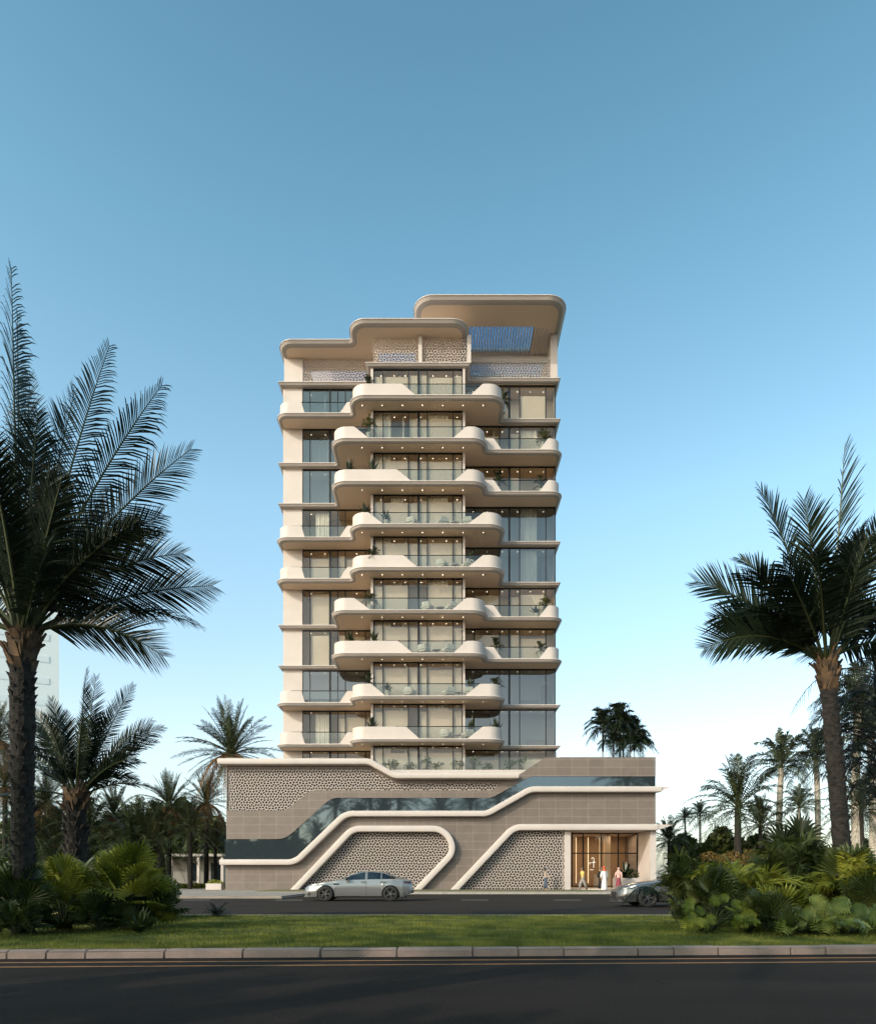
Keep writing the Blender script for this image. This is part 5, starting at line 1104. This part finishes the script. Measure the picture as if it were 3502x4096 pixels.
# ================================================================ CARS
def interp(tab, x):
    if x <= tab[0][0]: return tab[0][1]
    for (a, b), (c, d) in zip(tab, tab[1:]):
        if x <= c:
            u = (x-a)/(c-a); u = u*u*(3-2*u)*.5+u*.5; return b+(d-b)*u
    return tab[-1][1]
def make_car(label, paint, loc, sc=1.0, face=1, rough=.3, h=1.0):
    t = empty('parked_car', loc, label, 'car')
    ZT = [(0, .56), (.06, .66), (.35, .79), (1.0, .90), (1.55, .975), (1.72, 1.02), (2.25, 1.27), (2.7, 1.385), (3.05, 1.40), (3.5, 1.36), (4.0, 1.22), (4.4, 1.08), (4.75, 1.00), (4.88, .97), (4.95, .82)]
    ZB = [(0, .54), (.06, .62), (.4, .74), (1, .86), (1.7, .955), (2.5, .98), (3.4, 1.0), (4.2, 1.01), (4.8, .95), (4.95, .80)]
    WB = [(0, .52), (.08, .68), (.25, .80), (.6, .90), (1, .945), (2, .93), (2.5, .935), (3.4, .95), (4, .97), (4.5, .92), (4.8, .82), (4.95, .66)]
    WR = [(1.5, .80), (1.75, .70), (2.3, .60), (3.0, .58), (3.6, .57), (4.2, .58), (4.6, .66), (4.95, .55)]
    wheels = (1.02, 3.98); WRd = .345; AR = .40
    def zlow(x):
        z = .20 if x > .1 else .22
        if x > 4.6: z = .20+(x-4.6)*.55
        for c in wheels:
            if abs(x-c) < AR: z = max(z, .335+math.sqrt(AR*AR-(x-c)**2))
        return z
    xs_ = set(i*4.95/90 for i in range(91))
    for c in wheels: xs_ |= set(c+AR*math.cos(math.pi*i/24) for i in range(25))
    xs_ = sorted(xs_); NS = 13
    def column(x):
        zl, zb, zt, w_ = zlow(x), interp(ZB, x), interp(ZT, x), interp(WB, x); pts = []
        for j in range(7):                       # lower side up to the belt
            u = j/6; z = zl+(zb-zl)*u; q = (z-.2)/(zb-.2+1e-6)
            y = w_*(.93+.07*math.sin(math.pi*min(1, q*.95+.12))-.045*max(0, q-.75)/.25)
            y += .012*math.exp(-((z-.72)/.03)**2) - .02*math.exp(-((z-.40)/.10)**2)*(1 if 1.4 < x < 3.6 else 0)
            if z < .3: y -= .03
            pts.append((y, z))
        wr = interp(WR, x) if x > 1.5 else w_*.80
        cab = max(0, min(1, (zt-zb-.03)/.1)) if 1.6 < x < 4.75 else 0
        y0 = pts[-1][0]-.025; ye = wr*cab+(y0*.80)*(1-cab); ze = (zt-.065)*cab+(zb+(zt-zb)*.72)*(1-cab)
        for u in (0.02, .5, 1.0):
            pts.append((y0+(ye-y0)*(u if cab > .5 else u**1.0), zb+.004+(ze-zb-.004)*(u if cab > .5 else math.sin(u*math.pi/2))))
        pts.append((ye*.90, ze+(zt-ze)*.62)); pts.append((ye*.55, ze+(zt-ze)*.95)); pts.append((0, zt))
        return pts
    cols = [column(x) for x in xs_]; body = MB(); glass = MB(); side = MB()
    def glz(xm, j):
        zb, zt = interp(ZB, xm), interp(ZT, xm); d = zt-zb
        if j == 7 or j == 8:
            if 1.92 < xm < 4.22 and d > .15 and not (2.82 < xm < 2.90) and not (3.52 < xm < 3.555): return 1
        if j >= 10 and (1.74 < xm < 2.36 or 3.78 < xm < 4.62): return 2
        return 0
    for sg in (-1, 1):
        for i in range(len(xs_)-1):
            xm = (xs_[i]+xs_[i+1])/2
            for j in range(12):
                a, b, c, d = (xs_[i], cols[i][j]), (xs_[i+1], cols[i+1][j]), (xs_[i+1], cols[i+1][j+1]), (xs_[i], cols[i][j+1])
                vs = [(q[0], sg*q[1][0], q[1][1]) for q in (a, b, c, d)]
                (side if glz(xm, j) == 1 else glass if glz(xm, j) == 2 else body).add(vs, [(0, 1, 2, 3) if sg < 0 else (3, 2, 1, 0)])
    for x, cidx in ((xs_[0], 0), (xs_[-1], -1)):
        c = cols[cidx]; vs = [(x, q[0], q[1]) for q in c]+[(x, -q[0], q[1]) for q in reversed(c[:-1])]; body.add(vs, [tuple(range(len(vs)))])
    b = body.build('body', paint, t, smooth=True)
    bm = bmesh.new(); bm.from_mesh(b.data); bmesh.ops.remove_doubles(bm, verts=bm.verts, dist=.0008); bmesh.ops.recalc_face_normals(bm, faces=bm.faces); bm.to_mesh(b.data); bm.free()
    b.data.polygons.foreach_set('use_smooth', [True]*len(b.data.polygons)); md = b.modifiers.new('e', 'EDGE_SPLIT'); md.split_angle = R(38)
    cg = glassmat('car_glass', (.16, .17, .18), .10)
    side.build('side_window', cg, t, smooth=True); glass.build('windscreen', cg, t, smooth=True)
    blk = mat('car_black', (.012, .012, .013), .4)
    MB().box(.35, 4.7, -.72, .72, .17, .56).build('underbody', blk, t)
    MB().box(1.9, 4.2, -.66, .66, .57, .82).build('cabin', mat('car_cabin', (.05, .05, .055), .8), t)
    for x in (2.35, 3.3):
        for y in (-.36, .36): MB().box(x, x+.16, y-.22, y+.22, .82, 1.17).build('seat', mat('car_seat', (.06, .055, .05), .8), t, bevel=.04)
    for x in wheels:
        for sg in (-1, 1):
            y = sg*.84
            ty = MB().lathe([(WRd*.70, -.11), (WRd*.93, -.12), (WRd, -.09), (WRd, .09), (WRd*.93, .12), (WRd*.70, .11)], (x, y, WRd), 36, 'y').build('wheel', mat('tyre', (.015, .015, .015), .8), t, smooth=True)
            rim = MB(); yo = y+sg*.105
            rim.lathe([(WRd*.74, -.015), (WRd*.76, .0), (WRd*.71, .012), (WRd*.67, 0), (WRd*.66, -sg*.08)], (x, yo, WRd), 36, 'y')
            for q in range(10):
                an = q*math.pi/5+(.13 if q % 2 else -.13)+.2; c_, s_ = math.cos(an), math.sin(an); r1, r2 = WRd*.14, WRd*.69; n_ = (-s_*.011, c_*.011)
                rim.add([(x+c_*r1-n_[0], yo, WRd+s_*r1-n_[1]), (x+c_*r2-n_[0], yo, WRd+s_*r2-n_[1]), (x+c_*r2+n_[0], yo, WRd+s_*r2+n_[1]), (x+c_*r1+n_[0], yo, WRd+s_*r1+n_[1]),
                         (x+c_*r1-n_[0]*1.5, yo-sg*.03, WRd+s_*r1-n_[1]*1.5), (x+c_*r2-n_[0]*1.5, yo-sg*.03, WRd+s_*r2-n_[1]*1.5), (x+c_*r2+n_[0]*1.5, yo-sg*.03, WRd+s_*r2+n_[1]*1.5), (x+c_*r1+n_[0]*1.5, yo-sg*.03, WRd+s_*r1+n_[1]*1.5)], [(0, 1, 2, 3), (0, 4, 5, 1), (3, 2, 6, 7)])
            rim.lathe([(0, sg*.004), (WRd*.17, sg*.004), (WRd*.17, -sg*.03)], (x, yo, WRd), 14, 'y')
            rim.build('rim', mat('rim_metal', (.62, .6, .58), .25, metal=1), ty)
            MB().lathe([(0, 0), (WRd*.70, 0)], (x, yo-sg*.085, WRd), 24, 'y').build('brake_disc', blk, ty)
            wl = MB(); na = 20; zc_ = .335; ar = [(x+AR*math.cos(math.pi*q/na), max(.2, zc_+AR*math.sin(math.pi*q/na))) for q in range(na+1)]
            for (p, q_), (r_, s2) in zip(ar, ar[1:]): wl.add([(p, sg*.64, q_), (r_, sg*.64, s2), (r_, sg*.90, s2), (p, sg*.90, q_)], [(0, 1, 2, 3)])
            wl.add([(p, sg*.64, q_) for p, q_ in ar], [tuple(range(na+1))]); wl.build('wheel_arch', blk, t)
    M_hl = mat('headlight_glass', (.75, .75, .75), .08, metal=.7)
    for sg in (-1, 1):
        y1 = lambda x: interp(WB, x)*.985*sg
        MB().add([(.14, y1(.10)*.93, .665), (.42, y1(.42)+sg*.006, .70), (.62, y1(.62)+sg*.012, .80), (.40, y1(.40)+sg*.0, .755), (.2, y1(.16)*.90, .70)], [(0, 1, 2, 3, 4)]).build('headlight', M_hl, t)
        MB().add([(.05, sg*.60, .30), (.22, y1(.2)+sg*.015, .27), (.30, y1(.3)+sg*.018, .36), (.26, y1(.26)+sg*.018, .47), (.12, y1(.12)+sg*.01, .44)], [(0, 1, 2, 3, 4)]).build('air_intake', blk, t)
        MB().add([(4.56, y1(4.56)+sg*.012, .865), (4.90, y1(4.88)+sg*.014, .80), (4.93, y1(4.9)+sg*.01, .89), (4.60, y1(4.6)+sg*.006, .905)], [(0, 1, 2, 3)]).build('tail_light', mat('tail_glass', (.05, .008, .01), .15), t)
        MB().box(1.36, 1.64, sg*.945-.01, sg*.945+.01, .775, .815).build('side_vent', blk, t, bevel=.008)
        for x in (2.62, 3.50): MB().tube([(x, sg*.925, .885), (x+.05, sg*.965, .89), (x+.2, sg*.965, .89), (x+.25, sg*.93, .885)], .018, 6).build('door_handle', paint, t)
        mr = MB(); mr.lathe([(0, -.1), (.06, -.09), (.085, -.02), (.08, .06), (.05, .1), (0, .11)], (2.0, sg*1.02, 1.03), 12, 'y'); mr.tube([(2.02, sg*.88, .98), (2.0, sg*.98, 1.0)], .02, 6); mr.build('mirror', blk, t, smooth=True)
        MB().add([(1.5, sg*.925, .205), (3.55, sg*.925, .205), (3.55, sg*.955, .235), (1.5, sg*.955, .235)], [(0, 1, 2, 3)]).build('sill', blk, t)
        MB().tube([(1.415, sg*.935, .30), (1.45, sg*.953, .6), (1.72, sg*.938, .93)], .0035, 4).build('door_seam', blk, t)
        MB().tube([(2.86, sg*.940, .26), (2.86, sg*.957, .6), (2.86, sg*.935, .96)], .0035, 4).build('door_seam', blk, t)
        MB().tube([(3.56, sg*.95, .60), (3.70, sg*.965, .78), (3.86, sg*.95, .97)], .0035, 4).build('door_seam', blk, t)
    MB().box(-.02, .03, -.34, .34, .32, .56).build('grille', blk, t, bevel=.02)
    MB().box(4.90, 4.99, -.62, .62, .36, .50).build('rear_diffuser', blk, t, bevel=.02)
    MB().box(-.01, .16, -.66, .66, .185, .22).build('front_splitter', mat('rim_metal', (.62, .6, .58), .25, metal=1), t)
    t.scale = (sc, sc, sc*h)
    return t
def paint(name, c, metal=.35, rough=.3):
    m = mat(name, c, rough, metal=metal); b = m.node_tree.nodes['Principled BSDF']; b.inputs['Coat Weight'].default_value = .8; b.inputs['Coat Roughness'].default_value = .04; return m
c1 = make_car('silver grey four-door sports sedan on the far road in front of the lattice screen', paint('silver_paint', (.21, .21, .215), .4, .26), (XX(1212, 31.9), 32.8, .002))
c2 = make_car('dark silver car half hidden by the right-hand bushes on the far road', paint('dark_silver_paint', (.10, .095, .095), .6, .25), (XX(2478, 25.4), 26.3, .002))
# ================================================================ PEOPLE
M_skin = mat('skin', (.32, .18, .11), .6); M_skin2 = mat('skin_light', (.5, .32, .22), .6); M_hair = mat('hair', (.015, .01, .008), .5)
def skin(name, nodes, edges, m, parent, root=0, sub=1):
    me = bpy.data.meshes.new(name); me.from_pydata([n[0] for n in nodes], edges, []); me.materials.append(m); o = bpy.data.objects.new(name, me); col.objects.link(o); o.parent = parent
    o.modifiers.new('skin', 'SKIN'); sv = me.skin_vertices[0].data
    for i, n in enumerate(nodes): sv[i].radius = (n[1], n[2] if len(n) > 2 else n[1]); sv[i].use_root = (i == root)
    s_ = o.modifiers.new('sub', 'SUBSURF'); s_.levels = sub+1; s_.render_levels = sub+1; o.modifiers['skin'].use_smooth_shade = True
    return o
def person(label, loc, rz, h, skinm, legs=(0, 0), arms=((.12, .25), (.12, .25)), lean=0, arm_fwd=(0, 0)):
    """legs: forward swing of each foot; arms: sideways spread; arm_fwd: forward reach of the hands (m); the person faces -Y at rz 0"""
    t = empty('person', loc, label, 'person', None, rz); k = h/1.75; t.scale = (k, k, k)
    N = [((0, 0, .95), .135, .10), ((0, -lean*.3, 1.12), .115, .085), ((0, -lean*.7, 1.32), .145, .095), ((0, -lean, 1.45), .10, .075), ((0, -lean, 1.53), .052), ((0, -lean-.015, 1.60), .072, .085), ((0, -lean-.02, 1.68), .078, .092), ((0, -lean-.01, 1.735), .05, .06)]
    E = [(0, 1), (1, 2), (2, 3), (3, 4), (4, 5), (5, 6), (6, 7)]
    for s_, lg in ((-1, legs[0]), (1, legs[1])):
        b = len(N); N += [((s_*.09, 0, .86), .085), ((s_*.10, -lg*.55-.02, .48), .056), ((s_*.10, -lg+.02, .09), .036), ((s_*.11, -lg-.05, .035), .034, .03), ((s_*.115, -lg-.16, .03), .03, .02)]
        E += [(0, b), (b, b+1), (b+1, b+2), (b+2, b+3), (b+3, b+4)]
    for s_, (sp, el), af in ((-1, arms[0], arm_fwd[0]), (1, arms[1], arm_fwd[1])):
        b = len(N); sh = (s_*.19, -lean, 1.41); elb = (s_*(.22+sp*.5), -lean-af*.25+.02, 1.13); wr = (s_*(.22+sp*.6), -lean-af, .89+abs(af)*.9)
        N += [(sh, .052), (elb, .040), (wr, .026)]; E += [(3, b), (b, b+1), (b+1, b+2)]
        w_ = Vector(wr); d = (w_-Vector(elb)).normalized(); si = d.cross(Vector((1, 0, 0))).normalized(); palm = w_+d*.075
        N.append((tuple(palm), .034, .016)); E.append((b+2, b+3))
        for f in range(4):
            q = palm+si*(-.030+.02*f); l = (.062, .072, .068, .052)[f]; N += [(tuple(q+d*.035), .0085), (tuple(q+d*(.035+l*.6)), .0078), (tuple(q+d*(.035+l)+Vector((0, -.012, 0))), .006)]; m_ = len(N); E += [(b+3, m_-3), (m_-3, m_-2), (m_-2, m_-1)]
        q = palm-d*.03-si*.04; N += [(tuple(q), .010), (tuple(q-si*.018+d*.04), .008)]; E += [(b+3, len(N)-2), (len(N)-2, len(N)-1)]
    skin('body', N, E, skinm, t)
    fc = MB()
    for s_ in (-1, 1): fc.lathe([(0, -.011), (.011, 0), (0, .011)], (s_*.032, -lean-.098, 1.645), 8, 'y')
    fc.build('eyes', M_hair, t); MB().add([(-.012, -lean-.10, 1.60), (.012, -lean-.10, 1.60), (0, -lean-.128, 1.605), (0, -lean-.102, 1.645)], [(0, 1, 2), (0, 2, 3), (2, 1, 3)]).build('nose', skinm, t)
    return t
def garment(name, rings, m, parent, n=20, fold=0.0):
    """rings: (z, rx, ry, cx, cy)"""
    mb = MB(); prev = None
    for (z, rx, ry, cx, cy) in rings:
        i0 = len(mb.v)
        for j in range(n):
            q = 2*math.pi*j/n; f = 1+fold*math.sin(q*6)*(1 if z < .9 else .2); mb.v.append((cx+rx*f*math.cos(q), cy+ry*f*math.sin(q), z))
        if prev is not None: mb.f += [(prev+j, prev+(j+1) % n, i0+(j+1) % n, i0+j) for j in range(n)]
        prev = i0
    return mb.build(name, m, parent, smooth=True)
def sleeve(name, pts, rad, m, parent): return MB().tube(pts, rad, 10).build(name, m, parent, smooth=True)
def head_cover(m, parent, name, lean=0, long=.0):
    mb = MB(); n = 16; rows = [(1.79, .02), (1.775, .07), (1.72, .108), (1.65, .115), (1.57, .105), (1.50, .12), (1.42-long, .17)]
    for i, (z, r) in enumerate(rows):
        for j in range(n):
            q = 2*math.pi*j/n; y = math.sin(q)*r*1.08; front = y < -r*.72 and 1.55 < z < 1.71
            mb.v.append((math.cos(q)*r, -lean+(y if not front else -r*.62), z))
    mb.f += [(i*n+j, i*n+(j+1) % n, (i+1)*n+(j+1) % n, (i+1)*n+j) for i in range(len(rows)-1) for j in range(n) if not (2 <= i <= 3 and 10 <= j <= 13)]
    return mb.build(name, m, parent, smooth=True)
def hair(parent, lean=0, length=1.5, m=None):
    mb = MB(); n = 16; rows = [(1.80, .015), (1.785, .065), (1.74, .10), (1.67, .108), (1.60, .10), (1.53, .085)]+([(1.42, .10), (length, .085)] if length < 1.5 else [])
    for z, r in rows:
        for j in range(n): q = 2*math.pi*j/n; mb.v.append((math.cos(q)*r, -lean+.015+math.sin(q)*r*1.05, z))
    mb.f += [(i*n+j, i*n+(j+1) % n, (i+1)*n+(j+1) % n, (i+1)*n+j) for i in range(len(rows)-1) for j in range(n) if i < 2 or not (10 <= j <= 13)]
    return mb.build('hair', m or M_hair, parent, smooth=True)
M_jean = mat('denim', (.06, .085, .13), .9); M_blouse = mat('blouse', (.45, .36, .28), .9); M_yel = mat('yellow_shirt', (.62, .42, .12), .9); M_grey = mat('grey_trousers', (.26, .24, .23), .9)
M_kand = mat('white_robe', (.75, .70, .66), .85); M_red = mat('red_scarf', (.55, .10, .04), .85); M_mar = mat('maroon_skirt', (.18, .035, .05), .9); M_pink = mat('pink_top', (.60, .38, .34), .9, c2=(.45, .25, .22), scale=30); M_blk = mat('black_cloth', (.012, .011, .011), .9)
Dp_ = 52.5; g0 = .17
def trousers(m, t, legs, flare=1.1):
    for s_, lg in ((-1, legs[0]), (1, legs[1])): sleeve('trouser_leg', [(s_*.085, 0, .98), (s_*.09, -.01, .82), (s_*.10, -lg*.55-.02, .48), (s_*.10, -lg+.02, .08)], [.10, .105, .080*flare, .066*flare], m, t)
def top(m, t, lean=0, z0=.92, sl=None):
    return garment('top', [(z0, .165, .125, 0, 0), (1.05, .15, .115, 0, -lean*.2), (1.15, .145, .11, 0, -lean*.4), (1.32, .185, .125, 0, -lean*.7), (1.43, .185, .105, 0, -lean), (1.49, .075, .07, 0, -lean)], m, t)
# woman against the screen
lg = (.10, -.12); t = person('woman with long dark hair, light top and blue jeans beside the lattice screen', (XX(2181, 54.2), 54.2, .17), R(70), 1.66, M_skin2, lg, ((.05, .2), (.05, .2)), 0, (.22, .22)); trousers(M_jean, t, lg); top(M_blouse, t); hair(t, 0, 1.2)
for s_ in (-1, 1): sleeve('top_sleeve', [(s_*.18, 0, 1.42), (s_*.245, -.035, 1.13)], [.062, .052], M_blouse, t)
# man in yellow
lg = (.24, -.26); t = person('man in a yellow shirt and grey trousers walking in front of the lobby window', (XX(2330, 53.6), 53.6, .13), R(-75), 1.74, M_skin, lg, ((.1, .2), (.1, .2)), .04, (-.18, .12)); trousers(M_grey, t, lg, 1.2); top(M_yel, t, .04); hair(t, .04)
for s_ in (-1, 1): sleeve('shirt_sleeve', [(s_*.18, -.04, 1.43), (s_*.25, -.04, 1.2)], [.065, .058], M_yel, t)
# person in black, partly hidden
t = person('person in black standing behind the white robed man', (XX(2403, 55.0), 55.0, .2), R(20), 1.72, M_skin, (0, 0)); garment('robe', [(.03, .24, .2, 0, 0), (.6, .2, .17, 0, 0), (1.1, .17, .13, 0, 0), (1.4, .19, .12, 0, 0), (1.5, .08, .07, 0, 0)], M_blk, t, fold=.05); hair(t, 0, 1.3)
for s_ in (-1, 1): sleeve('robe_sleeve', [(s_*.18, 0, 1.42), (s_*.27, .02, 1.13), (s_*.285, 0, .92)], [.07, .07, .065], M_blk, t)
# white robed man
t = person('man in a long white robe with a red headscarf outside the lobby', (XX(2416, 53.6), 53.6, .13), R(25), 1.80, M_skin, (.03, -.03)); garment('robe', [(.05, .235, .20, 0, 0), (.5, .21, .17, 0, 0), (1.0, .17, .14, 0, 0), (1.2, .165, .13, 0, 0), (1.40, .20, .13, 0, 0), (1.5, .08, .07, 0, 0)], M_kand, t, fold=.04); head_cover(M_red, t, 'headscarf')
for s_ in (-1, 1): sleeve('robe_sleeve', [(s_*.18, 0, 1.42), (s_*.27, .02, 1.13), (s_*.285, 0, .92)], [.07, .068, .062], M_kand, t)
# woman in maroon skirt
t = person('woman in a pink patterned top, pale headscarf and long maroon skirt outside the lobby', (XX(2473, 53.4), 53.4, .13), R(-30), 1.70, M_skin2, (.02, -.02), ((.08, .2), (.08, .2)), 0, (.1, .1)); garment('skirt', [(.06, .26, .22, 0, 0), (.5, .22, .18, 0, 0), (.9, .17, .13, 0, 0), (1.02, .145, .115, 0, 0)], M_mar, t, fold=.08); top(M_pink, t, 0, .88); head_cover(M_pink, t, 'headscarf', 0, .08)
for s_ in (-1, 1): sleeve('top_sleeve', [(s_*.18, 0, 1.42), (s_*.26, -.02, 1.13), (s_*.27, -.09, .98)], [.068, .06, .05], M_pink, t)
# ---------------------------------------------------------------- tidy
print('OBJECTS', len(bpy.data.objects), 'FACES', sum(len(o.data.polygons) for o in bpy.data.objects if o.type == 'MESH'))
